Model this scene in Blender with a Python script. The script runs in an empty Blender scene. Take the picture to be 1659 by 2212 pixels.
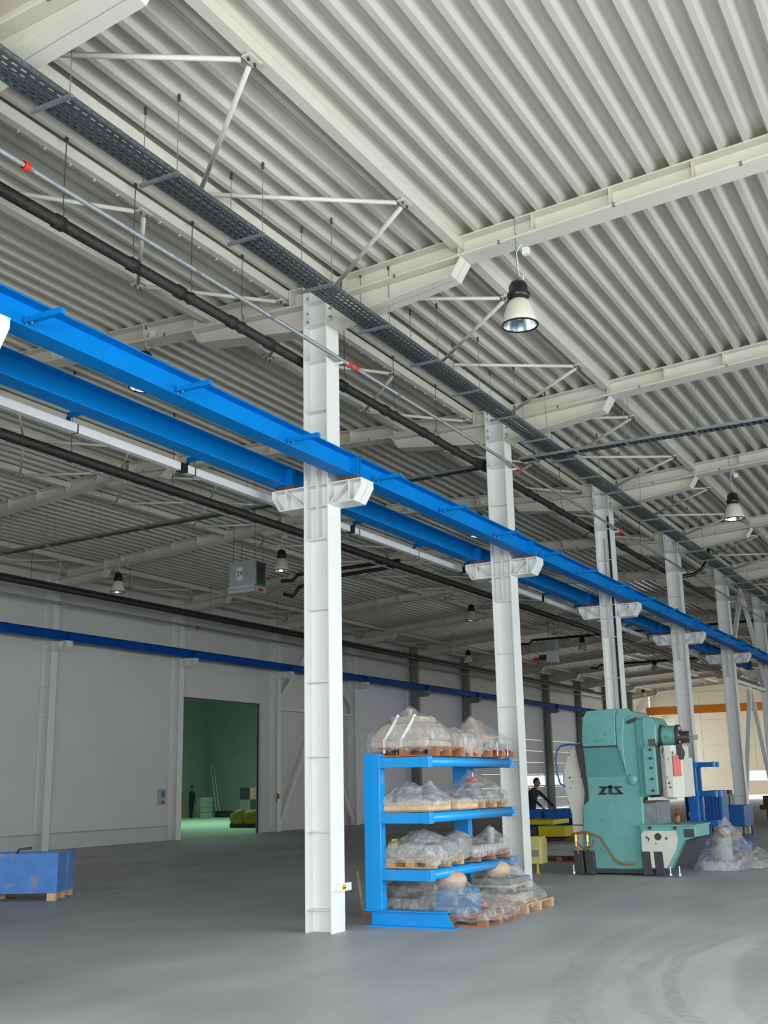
import bpy, bmesh, math, random
from mathutils import Vector, Matrix, noise
random.seed(7)
PI = math.pi
SC = bpy.context.scene
COL = SC.collection

# ------------------------------------------------------------------ camera
def cam_axes(yaw, pitch, roll):
    fw = Vector((-math.sin(yaw)*math.cos(pitch), math.cos(yaw)*math.cos(pitch), math.sin(pitch)))
    r = Vector((math.cos(yaw), math.sin(yaw), 0)); u = r.cross(fw)
    c, s = math.cos(roll), math.sin(roll)
    return c*r + s*u, -s*r + c*u, fw
cd = bpy.data.cameras.new('camera'); cam = bpy.data.objects.new('camera', cd); COL.objects.link(cam)
R_, U_, F_ = cam_axes(0.4978, 0.2402, -0.0211)
M = Matrix((R_, U_, -F_)).transposed().to_4x4(); M.translation = Vector((7.2908, -11.7595, 1.6642))
cam.matrix_world = M
cd.sensor_fit = 'VERTICAL'; cd.sensor_height = 36.0; cd.lens = 2401.57/2212*36
cd.clip_end = 400; cd.clip_start = 0.05
SC.camera = cam

# ------------------------------------------------------------------ sky, daylight, exposure
w = bpy.data.worlds.new('sky'); SC.world = w; w.use_nodes = True
bg = w.node_tree.nodes['Background']; bg.inputs[0].default_value = (0.80, 0.90, 1.0, 1); bg.inputs[1].default_value = 4.0
def area(name, loc, rot, sx, sy, power, color=(1, 1, 1), spread=150):
    l = bpy.data.lights.new(name, 'AREA'); l.shape = 'RECTANGLE'; l.size = sx; l.size_y = sy
    l.energy = power; l.color = color; l.spread = math.radians(spread)
    o = bpy.data.objects.new(name, l); o.location = loc; o.rotation_euler = rot; COL.objects.link(o); return o
# daylight entering through the hall openings, then two added fills (doors and windows are modelled in the walls)
area('daylight_gate_south', (9.0, -17.75, 3.0), (math.radians(64), 0, 0), 13, 4.0, 1700, (.99, 1.0, 1.0))
area('daylight_gate_east', (17.2, -4.5, 3.6), (math.radians(56), 0, math.radians(90)), 17, 4.0, 1450, (.99, 1.0, 1.0), 140)
area('daylight_band_east', (17.2, 18.0, 3.6), (math.radians(60), 0, math.radians(90)), 26, 2.4, 130, (1.0, 1.0, .98))
area('end_wall_fill', (17.2, 66.0, 3.2), (math.radians(86), 0, math.radians(48)), 18, 5.5, 2500, (1.0, 0.92, 0.80), 110)  # added to brighten the end wall, its source is unseen
area('next_hall_green_fill', (-27.0, 33.0, 7.6), (0, 0, 0), 8, 12, 560, (0.62, 1.0, 0.70))  # added ceiling fill, the green cast is put into its colour
vs = SC.view_settings; vs.view_transform = 'Standard'; vs.look = 'None'; vs.gamma = 1; vs.use_curve_mapping = False
vs.exposure = -0.10
SC.cycles.use_denoising = True
SC.cycles.max_bounces = 7; SC.cycles.diffuse_bounces = 4; SC.cycles.glossy_bounces = 3
SC.cycles.transparent_max_bounces = 12; SC.cycles.sample_clamp_indirect = 4.0
SC.cycles.caustics_reflective = False; SC.cycles.caustics_refractive = False

# ------------------------------------------------------------------ materials
def srgb(h):
    if isinstance(h, str):
        h = [int(h[i:i+2], 16)/255 for i in (0, 2, 4)]
    return tuple((c/12.92 if c <= .04045 else ((c+.055)/1.055)**2.4) for c in h)
def mat(name, col, rough=.5, metal=0., spec=.5, var=.06, scale=3., bump=0., bscale=40., dirt=None, dscale=2.5, dlo=.55, dhi=.7, coord='Object'):
    m = bpy.data.materials.new(name); m.use_nodes = True
    nt = m.node_tree; b = nt.nodes['Principled BSDF']
    b.inputs['Roughness'].default_value = rough; b.inputs['Metallic'].default_value = metal
    b.inputs['Specular IOR Level'].default_value = spec
    tc = nt.nodes.new('ShaderNodeTexCoord')
    n = nt.nodes.new('ShaderNodeTexNoise'); n.inputs['Scale'].default_value = scale; n.inputs['Detail'].default_value = 4
    nt.links.new(tc.outputs[coord], n.inputs['Vector'])
    r = nt.nodes.new('ShaderNodeMapRange'); r.inputs[1].default_value = .3; r.inputs[2].default_value = .7
    r.inputs[3].default_value = 1-var; r.inputs[4].default_value = 1+var
    nt.links.new(n.outputs[0], r.inputs[0])
    mu = nt.nodes.new('ShaderNodeVectorMath'); mu.operation = 'SCALE'; mu.inputs[0].default_value = col
    nt.links.new(r.outputs[0], mu.inputs['Scale'])
    out = mu.outputs[0]
    if dirt:
        n2 = nt.nodes.new('ShaderNodeTexNoise'); n2.inputs['Scale'].default_value = dscale; n2.inputs['Detail'].default_value = 8
        nt.links.new(tc.outputs[coord], n2.inputs['Vector'])
        r2 = nt.nodes.new('ShaderNodeMapRange'); r2.inputs[1].default_value = dlo; r2.inputs[2].default_value = dhi
        nt.links.new(n2.outputs[0], r2.inputs[0])
        mx = nt.nodes.new('ShaderNodeMix'); mx.data_type = 'RGBA'
        nt.links.new(r2.outputs[0], mx.inputs[0]); nt.links.new(out, mx.inputs[6]); mx.inputs[7].default_value = (*dirt, 1)
        out = mx.outputs[2]
    nt.links.new(out, b.inputs['Base Color'])
    if bump:
        n3 = nt.nodes.new('ShaderNodeTexNoise'); n3.inputs['Scale'].default_value = bscale; n3.inputs['Detail'].default_value = 3
        nt.links.new(tc.outputs[coord], n3.inputs['Vector'])
        bp = nt.nodes.new('ShaderNodeBump'); bp.inputs['Strength'].default_value = bump; bp.inputs['Distance'].default_value = .02
        nt.links.new(n3.outputs[0], bp.inputs['Height']); nt.links.new(bp.outputs[0], b.inputs['Normal'])
    return m
MT = {}
MT['column'] = mat('white_column_paint', (.77, .785, .76), .38, var=.02)
MT['rafter'] = mat('cream_beam_paint', (.66, .635, .535), .42, var=.03)
MT['deck'] = mat('cream_roof_sheet', (.55, .53, .45), .23, var=.03, scale=.6)
MT['roofslab'] = mat('roof_felt', (.2, .2, .2), .9)
MT['wallpanel'] = mat('grey_white_wall_panel', (.70, .70, .655), .5, var=.03, scale=.5)
MT['plinth'] = mat('plinth_paint', (.62, .62, .60), .6, var=.04)
MT['endpanel'] = mat('beige_wall_panel', (.80, .71, .54), .5, var=.03, scale=.4)
MT['doorpanel'] = mat('white_sectional_door', (.84, .85, .93), .4, var=.02)
MT['greenwall'] = mat('next_hall_wall', (.40, .46, .45), .7, var=.05)
MT['greenfloor'] = mat('next_hall_floor', (.55, .75, .62), .5, var=.08, scale=.4)
MT['craneblue'] = mat('bright_blue_crane_paint', (.001, .19, .56), .5, spec=.06, var=.04)
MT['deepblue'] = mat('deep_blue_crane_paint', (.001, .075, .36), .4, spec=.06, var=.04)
MT['rackblue'] = mat('sky_blue_rack_paint', (.008, .29, .72), .35, var=.04)
MT['tabblue'] = mat('blue_bench_paint', (.003, .12, .42), .45, var=.08)
MT['crate'] = mat('scuffed_blue_crate_paint', (.07, .25, .66), .45, var=.12, scale=4, dirt=(.30, .28, .30), dscale=5, dlo=.57, dhi=.68)
MT['teal'] = mat('teal_machine_enamel', (.14, .38, .355), .38, var=.08, scale=5, dirt=(.04, .13, .12), dscale=9, dlo=.62, dhi=.8)
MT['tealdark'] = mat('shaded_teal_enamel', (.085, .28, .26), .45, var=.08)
MT['cream'] = mat('chipped_cream_enamel', (.62, .62, .55), .45, var=.05, scale=5, dirt=(.09, .07, .06), dscale=9, dlo=.645, dhi=.67)
MT['dark'] = mat('dark_grey_iron', (.045, .045, .05), .5, var=.15)
MT['iron'] = mat('oily_machined_iron', (.16, .13, .12), .35, metal=.8, var=.2, scale=12)
MT['black'] = mat('black_pipe_lagging', (.018, .016, .014), .55, var=.3, scale=8, bump=.6, bscale=14)
MT['blackgloss'] = mat('black_plastic', (.012, .013, .014), .25)
MT['galv'] = mat('galvanised_steel', (.25, .275, .28), .5, metal=.5, var=.12, scale=14)
MT['galvdark'] = mat('galvanised_tray_steel', (.085, .11, .115), .5, metal=.4, var=.15, scale=14)
MT['chrome'] = mat('polished_reflector', (.75, .82, .82), .18, metal=1.0)
MT['railgrey'] = mat('light_grey_rail_cover', (.58, .59, .59), .45, var=.03)
MT['greycolumn'] = mat('dark_grey_green_column', (.27, .28, .24), .6, var=.08)  # darker grey-green tone for the farther wall columns only
MT['red'] = mat('red_paint', (.62, .04, .025), .4)
MT['redlabel'] = mat('faded_red_label', (.66, .14, .13), .5, var=.1, scale=20)
MT['olive'] = mat('olive_yellow_paint', (.30, .24, .01), .6, var=.15)
MT['brass'] = mat('brass', (.55, .36, .10), .3, metal=.9)
MT['hose'] = mat('orange_brown_hose', (.28, .11, .04), .5)
MT['yellow'] = mat('yellow_machine_paint', (.72, .56, .01), .42, var=.08)
MT['paleyellow'] = mat('pale_yellow_paint', (.66, .58, .20), .5, var=.08)
MT['orange'] = mat('orange_crane_paint', (.62, .18, .006), .45, var=.05, scale=.5)
MT['white'] = mat('white_plastic', (.82, .83, .84), .35, var=.02)
MT['wood'] = mat('pallet_wood', (.52, .31, .15), .75, var=.2, scale=8, bump=.3)
MT['wooddark'] = mat('reddish_pallet_wood', (.34, .14, .07), .75, var=.2, scale=8, bump=.3)
MT['woodpale'] = mat('pale_box_wood', (.66, .47, .28), .7, var=.1, scale=6)
MT['creamcast'] = mat('cream_casting', (.46, .41, .31), .6, var=.12, scale=6)
MT['pink'] = mat('pinkish_paper_wrap', (.52, .36, .26), .65, var=.15, scale=5, bump=.4, bscale=12)
MT['greycast'] = mat('grey_green_casting', (.20, .23, .225), .55, var=.2, scale=7)
MT['bluecast'] = mat('blue_motor_paint', (.05, .20, .40), .5, var=.1)
MT['silver'] = mat('bare_steel', (.5, .5, .5), .35, metal=.7, var=.1)
MT['skin'] = mat('skin', (.30, .16, .10), .6)
MT['shirt'] = mat('dark_shirt_cloth', (.018, .022, .03), .85)
MT['trouser'] = mat('dark_trouser_cloth', (.012, .016, .022), .85)
MT['hair'] = mat('dark_hair', (.012, .01, .008), .7)
MT['ink'] = mat('black_ink', (.015, .02, .02), .5)
MT['rust'] = mat('rusty_primer', (.14, .05, .03), .8, var=.3, scale=20)
MT['greymach'] = mat('light_grey_machine', (.42, .44, .46), .45, var=.1)
MT['card'] = mat('cardboard', (.42, .26, .16), .8)
MT['boxpale'] = mat('pale_box', (.5, .55, .5), .7)

def mat_amber():
    m = mat('amber_glass', (.30, .06, .008), .12, var=.02); b = m.node_tree.nodes['Principled BSDF']
    b.inputs['Transmission Weight'].default_value = .4; return m
MT['amber'] = mat_amber()
def mat_film(name, alpha, col=(.58, .575, .57)):
    """cloudy shrink film: glossy, crinkled, partly see-through, cloudier along its creases"""
    m = bpy.data.materials.new(name); m.use_nodes = True; nt = m.node_tree; b = nt.nodes['Principled BSDF']
    b.inputs['Base Color'].default_value = (*col, 1); b.inputs['Roughness'].default_value = .22
    b.inputs['Specular IOR Level'].default_value = .9
    tc = nt.nodes.new('ShaderNodeTexCoord')
    n = nt.nodes.new('ShaderNodeTexNoise'); n.inputs['Scale'].default_value = 6; n.inputs['Detail'].default_value = 5; n.inputs['Distortion'].default_value = 1.6
    nt.links.new(tc.outputs['Object'], n.inputs['Vector'])
    r = nt.nodes.new('ShaderNodeMapRange'); r.inputs[1].default_value = .42; r.inputs[2].default_value = .68
    r.inputs[3].default_value = alpha-.15; r.inputs[4].default_value = min(1, alpha+.25)
    nt.links.new(n.outputs[0], r.inputs[0]); nt.links.new(r.outputs[0], b.inputs['Alpha'])
    v = nt.nodes.new('ShaderNodeTexNoise'); v.inputs['Scale'].default_value = 9; v.inputs['Detail'].default_value = 3; v.inputs['Distortion'].default_value = 2.0
    nt.links.new(tc.outputs['Object'], v.inputs['Vector'])
    bp = nt.nodes.new('ShaderNodeBump'); bp.inputs['Strength'].default_value = .55; bp.inputs['Distance'].default_value = .03
    nt.links.new(v.outputs[0], bp.inputs['Height']); nt.links.new(bp.outputs[0], b.inputs['Normal'])
    return m
MT['film'] = mat_film('cloudy_plastic_film', .45)
MT['filmclear'] = mat_film('clear_plastic_film', .33)
def mat_glass():
    m = bpy.data.materials.new('window_glass'); m.use_nodes = True; nt = m.node_tree; b = nt.nodes['Principled BSDF']
    b.inputs['Base Color'].default_value = (.9, .92, .95, 1); b.inputs['Roughness'].default_value = .05; b.inputs['Alpha'].default_value = .15
    return m
MT['glass'] = mat_glass()

def mat_floor():
    m = bpy.data.materials.new('dusty_concrete_floor'); m.use_nodes = True; nt = m.node_tree; L = nt.links
    b = nt.nodes['Principled BSDF']; b.inputs['Roughness'].default_value = .5; b.inputs['Specular IOR Level'].default_value = .35
    tc = nt.nodes.new('ShaderNodeTexCoord'); sx = nt.nodes.new('ShaderNodeSeparateXYZ'); L.new(tc.outputs['Object'], sx.inputs[0])
    def noi(scale, det, stretch=None, dist=0):
        n = nt.nodes.new('ShaderNodeTexNoise'); n.inputs['Scale'].default_value = scale; n.inputs['Detail'].default_value = det; n.inputs['Distortion'].default_value = dist
        if stretch:
            mp = nt.nodes.new('ShaderNodeMapping'); mp.inputs['Scale'].default_value = stretch; mp.inputs['Rotation'].default_value = (0, 0, .5)
            L.new(tc.outputs['Object'], mp.inputs[0]); L.new(mp.outputs[0], n.inputs['Vector'])
        else: L.new(tc.outputs['Object'], n.inputs['Vector'])
        return n.outputs[0]
    def mp(v, a, b_, c, d):
        r = nt.nodes.new('ShaderNodeMapRange'); L.new(v, r.inputs[0])
        for i, q in enumerate((a, b_, c, d)): r.inputs[i+1].default_value = q
        return r.outputs[0]
    def ma(op, a, b_):
        n = nt.nodes.new('ShaderNodeMath'); n.operation = op
        for i, q in enumerate((a, b_)):
            if isinstance(q, (int, float)): n.inputs[i].default_value = q
            elif q is not None: L.new(q, n.inputs[i])
        return n.outputs[0]
    v = mp(noi(.35, 6, None, .6), .3, .7, .84, 1.12)
    v = ma('MULTIPLY', v, mp(noi(1.2, 6, (1, .22, 1), .5), .3, .7, .88, 1.08))
    v = ma('MULTIPLY', v, mp(noi(9, 5), .3, .7, .96, 1.03))
    # curved fork-lift tyre marks: dark dusty bands along arcs
    mask = None
    jitter = mp(noi(1.1, 3), .3, .7, -.05, .05)
    tread = mp(noi(16, 2), .40, .62, .35, 1)
    for cx, cy, rr, wd, a in ((16.5, 1.41, 13.18, .17, .20), (10.3, -.43, 6.2, .08, .16), (11.38, -.2, 7.05, .07, .22), (15.46, .64, 10.55, .16, .20), (16.9, 1.0, 13.2, .03, .10)):
        dx = ma('SUBTRACT', sx.outputs[0], cx); dy = ma('SUBTRACT', sx.outputs[1], cy)
        d = ma('SQRT', ma('ADD', ma('MULTIPLY', dx, dx), ma('MULTIPLY', dy, dy)), None)
        d = ma('ABSOLUTE', ma('SUBTRACT', ma('ADD', d, jitter), rr), None)
        k = mp(d, wd*.75, wd*1.2, a, 0)
        fade = mp(sx.outputs[1], .8, 4.0, 1, .25)
        k = ma('MULTIPLY', ma('MULTIPLY', k, tread), fade)
        mask = k if mask is None else ma('MAXIMUM', mask, k)
    v = ma('MULTIPLY', v, ma('SUBTRACT', 1, mask))
    mu = nt.nodes.new('ShaderNodeVectorMath'); mu.operation = 'SCALE'; mu.inputs[0].default_value = (.50, .515, .52)
    L.new(v, mu.inputs['Scale']); L.new(mu.outputs[0], b.inputs['Base Color'])
    return m
MT['floor'] = mat_floor()

# ------------------------------------------------------------------ mesh helpers
class MB:
    def __init__(s): s.v = []; s.f = []
    def add(s, vs_, fs):
        o = len(s.v); s.v += [tuple(p) for p in vs_]; s.f += [tuple(o+i for i in f) for f in fs]; return s
    def box(s, x0, x1, y0, y1, z0, z1):
        if x0 > x1: x0, x1 = x1, x0
        if y0 > y1: y0, y1 = y1, y0
        if z0 > z1: z0, z1 = z1, z0
        return s.add([(x0,y0,z0),(x1,y0,z0),(x1,y1,z0),(x0,y1,z0),(x0,y0,z1),(x1,y0,z1),(x1,y1,z1),(x0,y1,z1)],
                     [(3,2,1,0),(4,5,6,7),(0,1,5,4),(1,2,6,5),(2,3,7,6),(3,0,4,7)])
    def prism(s, poly, axis, a, b):
        """poly of 2-D points; axis 'y': (x,z) extruded along y; 'x': (y,z); 'z': (x,y)"""
        ar = sum(poly[i][0]*poly[(i+1) % len(poly)][1]-poly[(i+1) % len(poly)][0]*poly[i][1] for i in range(len(poly)))
        if (ar < 0): poly = poly[::-1]
        if a > b: a, b = b, a
        n = len(poly)
        if axis == 'y': P = lambda p, t: (p[0], t, p[1])
        elif axis == 'x': P = lambda p, t: (t, p[0], p[1])
        else: P = lambda p, t: (p[0], p[1], t)
        vs_ = [P(p, a) for p in poly]+[P(p, b) for p in poly]
        fs = [tuple(range(n))[::-1], tuple(range(n, 2*n))]+[(i, (i+1) % n, n+(i+1) % n, n+i) for i in range(n)]
        if axis == 'y': fs = [f[::-1] for f in fs]
        return s.add(vs_, fs)
    def bar(s, p, q, wd, ht, up=(0, 0, 1)):
        p = Vector(p); q = Vector(q); d = (q-p).normalized(); u = Vector(up)
        if abs(d.dot(u)) > .98: u = Vector((1, 0, 0))
        r = d.cross(u).normalized(); u = r.cross(d)
        vs_ = []
        for c in (p, q):
            for a, b in ((-1,-1),(1,-1),(1,1),(-1,1)): vs_.append(c+r*a*wd/2+u*b*ht/2)
        return s.add(vs_, [(0,1,2,3),(7,6,5,4),(0,4,5,1),(1,5,6,2),(2,6,7,3),(3,7,4,0)])
    def tube(s, pts, rad, n=8, cap=True):
        pts = [Vector(p) for p in pts]; N = len(pts); rings = []
        rr = rad if isinstance(rad, (list, tuple)) else [rad]*N
        u = None
        for i, p in enumerate(pts):
            d = (pts[min(i+1, N-1)]-pts[max(i-1, 0)]).normalized()
            if u is None:
                u = Vector((0, 0, 1)) if abs(d.z) < .9 else Vector((1, 0, 0))
            r = d.cross(u)
            if r.length < 1e-4: r = d.cross(Vector((0, 1, 0)))
            r.normalize(); u = r.cross(d).normalized()
            rings.append([p+(r*math.cos(2*PI*k/n)+u*math.sin(2*PI*k/n))*rr[i] for k in range(n)])
        vs_ = [v for r in rings for v in r]
        fs = [(i*n+k, i*n+(k+1) % n, (i+1)*n+(k+1) % n, (i+1)*n+k) for i in range(N-1) for k in range(n)]
        if cap: fs += [tuple(range(n))[::-1], tuple(range((N-1)*n, N*n))]
        return s.add(vs_, fs)
    def lathe(s, prof, c=(0, 0, 0), axis='z', n=20):
        """prof: list of (radius, height)"""
        vs_ = []
        for r, h in prof:
            for k in range(n):
                a = 2*PI*k/n; x, y = r*math.cos(a), r*math.sin(a)
                p = {'z': (x, y, h), 'x': (h, x, y), 'y': (x, h, y)}[axis]
                vs_.append((p[0]+c[0], p[1]+c[1], p[2]+c[2]))
        fs = [(i*n+k, i*n+(k+1) % n, (i+1)*n+(k+1) % n, (i+1)*n+k) for i in range(len(prof)-1) for k in range(n)]
        return s.add(vs_, fs)
    def ball(s, c, r, n=10, sc=(1, 1, 1)):
        prof = [(max(1e-4, math.sin(PI*i/n))*r, -math.cos(PI*i/n)*r) for i in range(n+1)]
        o = len(s.v); s.lathe(prof, (0, 0, 0), 'z', n+4)
        for i in range(o, len(s.v)):
            v = s.v[i]; s.v[i] = (v[0]*sc[0]+c[0], v[1]*sc[1]+c[1], v[2]*sc[2]+c[2])
        return s
    def mesh(s, name, m, smooth=False):
        me = bpy.data.meshes.new(name); me.from_pydata(s.v, [], s.f)
        bm = bmesh.new(); bm.from_mesh(me)
        bmesh.ops.recalc_face_normals(bm, faces=bm.faces); bm.to_mesh(me); bm.free()
        me.materials.append(m if not isinstance(m, str) else MT[m])
        if smooth:
            for p in me.polygons: p.use_smooth = True
        return me
    def build(s, name, m, parent=None, smooth=False, loc=None, bevel=0, label=None):
        o = bpy.data.objects.new(name, s.mesh(name, m, smooth)); COL.objects.link(o)
        if parent: o.parent = parent
        if loc: o.location = loc
        if bevel:
            md = o.modifiers.new('bevel', 'BEVEL'); md.width = bevel; md.segments = 2; md.limit_method = 'ANGLE'
        if label: o['label'] = label
        return o
def autosmooth(o, ang=35):
    for p in o.data.polygons: p.use_smooth = True
    try:
        md = o.modifiers.new('edges', 'EDGE_SPLIT'); md.split_angle = math.radians(ang)
    except Exception: pass
    return o
def tag(o, label=None, cat=None, group=None, kind=None):
    if label: o['label'] = label
    if cat: o['category'] = cat
    if group: o['group'] = group
    if kind: o['kind'] = kind
    return o
def empty(name, loc=(0, 0, 0), rz=0):
    o = bpy.data.objects.new(name, None); o.empty_display_size = .2; o.location = loc; o.rotation_euler = (0, 0, rz); COL.objects.link(o); return o
def thing(name, label, cat, loc=(0, 0, 0), rz=0, group=None):
    return tag(empty(name, loc, rz), label, cat, group)
def kids(o): return list(o.children)
def dup(root, loc, rz=None, label=None, group=None):
    c = root.copy(); COL.objects.link(c); c.location = loc
    if rz is not None: c.rotation_euler = (0, 0, rz)
    if label: c['label'] = label
    if group: c['group'] = group
    for a in kids(root):
        b = a.copy(); COL.objects.link(b); b.parent = c
        for g in kids(a):
            d = g.copy(); COL.objects.link(d); d.parent = b
    return c
ORD = ['first', 'second', 'third', 'fourth', 'fifth', 'sixth', 'seventh', 'eighth', 'ninth', 'tenth', 'eleventh', 'twelfth', 'thirteenth', 'fourteenth', 'fifteenth', 'sixteenth']
SKEW = .0456
def ty(x, y): return y-SKEW*x if x < 0 else y      # frames of the left bay run slightly askew

# ------------------------------------------------------------------ the shell
S6 = 6.0; SL = .060; ZE = 8.16
XL, XR, YB, YE = -17.80, 17.80, -18.0, 79.0
def T(x):
    a = abs(x); return ZE+SL*(a if a < 8.7 else 17.4-a)
fl = MB().add([(XL, YB, 0), (XR, YB, 0), (XR, YE, 0), (XL, YE, 0)], [(0, 1, 2, 3)]).build('floor', 'floor'); tag(fl, kind='structure')
ce = MB()
for x0, x1 in ((XL, -8.7), (-8.7, 0), (0, 8.7), (8.7, XR)):
    ce.add([(x0, YB, T(x0)+.17), (x1, YB, T(x1)+.17), (x1, YE, T(x1)+.17), (x0, YE, T(x0)+.17),
            (x0, YB, T(x0)+.3), (x1, YB, T(x1)+.3), (x1, YE, T(x1)+.3), (x0, YE, T(x0)+.3)],
           [(0, 1, 2, 3), (4, 5, 6, 7), (0, 1, 5, 4), (3, 2, 6, 7), (0, 3, 7, 4), (1, 2, 6, 5)])
ceiling = tag(ce.build('ceiling', 'deck'), kind='structure')
PITCH = .2725
def sheet_mesh(x0, n):
    mb = MB(); pts = []
    for i in range(n):
        x = x0+i*PITCH
        pts += [(x, 0), (x+.066, 0), (x+.126, .138), (x+.212, .138)]
    pts.append((x0+n*PITCH, 0)); pts.append((x0+n*PITCH+.01, 0))
    vs_ = [(x, y, T(x)+z) for y in (0, S6) for x, z in pts]; N = len(pts)
    mb.add(vs_, [(i, i+1, N+i+1, N+i) for i in range(N-1)])
    return mb.mesh('roof_sheet', 'deck')
XS = 2.88-PITCH*76
for j in range(19):
    x0 = XS+j*8*PITCH
    if x0 < XL-.5 or x0 > 17: continue
    me = sheet_mesh(x0, 8)
    for k in range(-3, 13):
        if x0 > 9 and k > 2: continue
        o = bpy.data.objects.new('roof_sheet', me); COL.objects.link(o); o.location = (0, 6*k, 0); o.parent = ceiling

# left wall: sandwich panels, plinth
DOOR_Y0, DOOR_Y1, DOOR_Z = 19.15, 24.05, 4.78
wl = MB()
wl.box(XL-.14, XL-.06, YB, DOOR_Y0, 0, 9.3); wl.box(XL-.14, XL-.06, DOOR_Y0, DOOR_Y1, DOOR_Z, 9.3); wl.box(XL-.14, XL-.06, DOOR_Y1, 30.79, 0, 9.3)
wl.box(XL-.14, XL-.06, 30.79, YE, 6.0, 9.3); wl.box(XL-.14, XL-.06, 78.7, YE, 0, 6)
wall_left = tag(wl.build('wall_left', 'wallpanel'), kind='structure')
def panel_row(y0, y1, z0, z1, h=1.02):
    z = z0
    while z < z1-.01:
        zz = min(z+h, z1)
        MB().box(XL-.06, XL, y0+.004, y1-.004, z+.001, zz-.001).build('wall_panel', 'wallpanel', wall_left); z = zz
for k in range(-3, 5):
    y0, y1 = 6*k+.79, 6*k+6.79
    if k == -3: y0 = YB
    if k == 3:
        panel_row(DOOR_Y1, y1, 0, 8.36); panel_row(DOOR_Y0-.36, DOOR_Y1, DOOR_Z, 8.36)
    else: panel_row(y0, y1, 0, 8.36)
for k in range(5, 13):
    panel_row(6*k+.79, min(6*k+6.79, YE), 6.0, 8.36)
pl = tag(MB().box(XL, XL+.16, YB, 18.55, 0, .43).build('baseboard_left', 'plinth'), kind='structure')
MB().box(XL, XL+.165, YB, 18.55, .43, .47).build('plinth_top_strip', 'greymach', pl)  # grey strip along the plinth top, darker than the plinth
# open gate to the next hall
d1 = tag(MB().box(XL-.16, XL+.06, DOOR_Y0-.14, DOOR_Y0, 0, DOOR_Z+.14).build('door_1', 'wallpanel'), kind='structure')
MB().box(XL-.16, XL+.06, DOOR_Y1, DOOR_Y1+.14, 0, DOOR_Z+.14).build('door_jamb', 'wallpanel', d1)
MB().box(XL-.16, XL+.08, DOOR_Y0-.14, DOOR_Y1+.14, DOOR_Z, DOOR_Z+.16).build('door_lintel', 'wallpanel', d1)
MB().box(XL-.20, XL-.02, DOOR_Y0, DOOR_Y1, DOOR_Z-.06, DOOR_Z).build('door_seal', 'blackgloss', d1)
MB().tube([(XL-.05, DOOR_Y1-.12, 0), (XL-.05, DOOR_Y1-.12, DOOR_Z)], .02).build('door_track', 'galv', d1)
# sectional doors between the wall columns further down
win_k = 1
for k in range(5, 12):
    y0, y1 = 6*k+.79+.30, 6*k+6.79-.30
    d = tag(MB().box(XL-.13, XL-.08, y0-.3, y1+.3, 4.78, 6.0).build('door_%d' % (k-3), 'doorpanel'), kind='structure')
    MB().box(XL-.12, XL-.02, y0-.3, y0, 0, 6).build('door_jamb', 'doorpanel', d)
    MB().box(XL-.12, XL-.02, y1, y1+.3, 0, 6).build('door_jamb', 'doorpanel', d)
    zs = [0, .67, 1.33, 2.08, 2.76, 3.44, 4.10, 4.78]
    for a, b in zip(zs[:-1], zs[1:]):
        if a == 1.33 and k >= 8:
            MB().box(XL-.11, XL-.05, y0, y1, a+.004, a+.10).build('door_rail', 'doorpanel', d)
            MB().box(XL-.11, XL-.05, y0, y1, b-.10, b-.004).build('door_rail', 'doorpanel', d)
            n = 5; wv = (y1-y0)/n
            for i in range(n):
                MB().box(XL-.10, XL-.06, y0+i*wv-.03, y0+i*wv+.03, a+.1, b-.1).build('door_mullion', 'doorpanel', d)
                MB().box(XL-.085, XL-.075, y0+i*wv+.03, y0+(i+1)*wv-.03, a+.1, b-.1).build('window_pane', 'glass', d)
            MB().box(XL-.10, XL-.06, y1-.03, y1, a+.1, b-.1).build('door_mullion', 'doorpanel', d)
        else:
            MB().box(XL-.10, XL-.06, y0, y1, a+.004, b-.004).build('door_panel', 'doorpanel', d)
# next hall seen through the gate
nh = tag(MB().add([(-36.2, 14, 0), (XL, 14, 0), (XL, 44.9, 0), (-36.2, 44.9, 0)], [(0, 1, 2, 3)]).build('floor_next_hall', 'greenfloor'), kind='structure')
tag(MB().box(-36.4, -36.2, 14, 45.1, 0, 8).build('wall_next_hall_west', 'greenwall'), kind='structure')
tag(MB().box(-36.2, XL-.14, 44.9, 45.1, 0, 8).build('wall_next_hall_north', 'greenwall'), kind='structure')
tag(MB().box(-36.2, XL-.14, 13.8, 14, 0, 8).build('wall_next_hall_south', 'greenwall'), kind='structure')
tag(MB().box(-36.4, XL-.1, 13.8, 45.1, 8, 8.2).build('ceiling_next_hall', 'greenwall'), kind='structure')

# end wall (far), front wall behind the camera, right wall, each with openings
we = MB()
def gable(mb, y0, y1, m='endpanel'):
    pass
EW = [(XL, -10.6), (-8.0, -2.0), (-2.0, XR)]
we.box(XL, XR, YE, YE+.12, 2.10, 9.2); we.box(XL, -12.6, YE, YE+.12, 0, 2.1); we.box(-12.6, 4, YE, YE+.12, .30, 1.38)
we.box(-12.6, -10.6, YE, YE+.12, 1.38, 2.10); we.box(-8.0, XR, YE, YE+.12, 1.38, 2.10); we.box(4, XR, YE, YE+.12, 0, 1.38)
wall_end = tag(we.build('wall_back', 'endpanel'), kind='structure')
for i in range(9):
    x0 = XL+i*2.0
    for z0, z1 in ((2.12, 4.1), (4.12, 6.1), (6.12, 8.3)):
        MB().box(x0+.01, x0+1.99, YE-.05, YE, z0, z1).build('wall_panel', 'endpanel', wall_end)
w1 = tag(MB().box(-10.6, -8.0, YE+.02, YE+.04, 1.38, 2.10).build('window_1', 'glass'), kind='structure')
for x in (-10.6, -8.06): MB().box(x, x+.06, YE-.03, YE+.10, 1.38, 2.10).build('window_frame', 'doorpanel', w1)
wf = MB()
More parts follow.
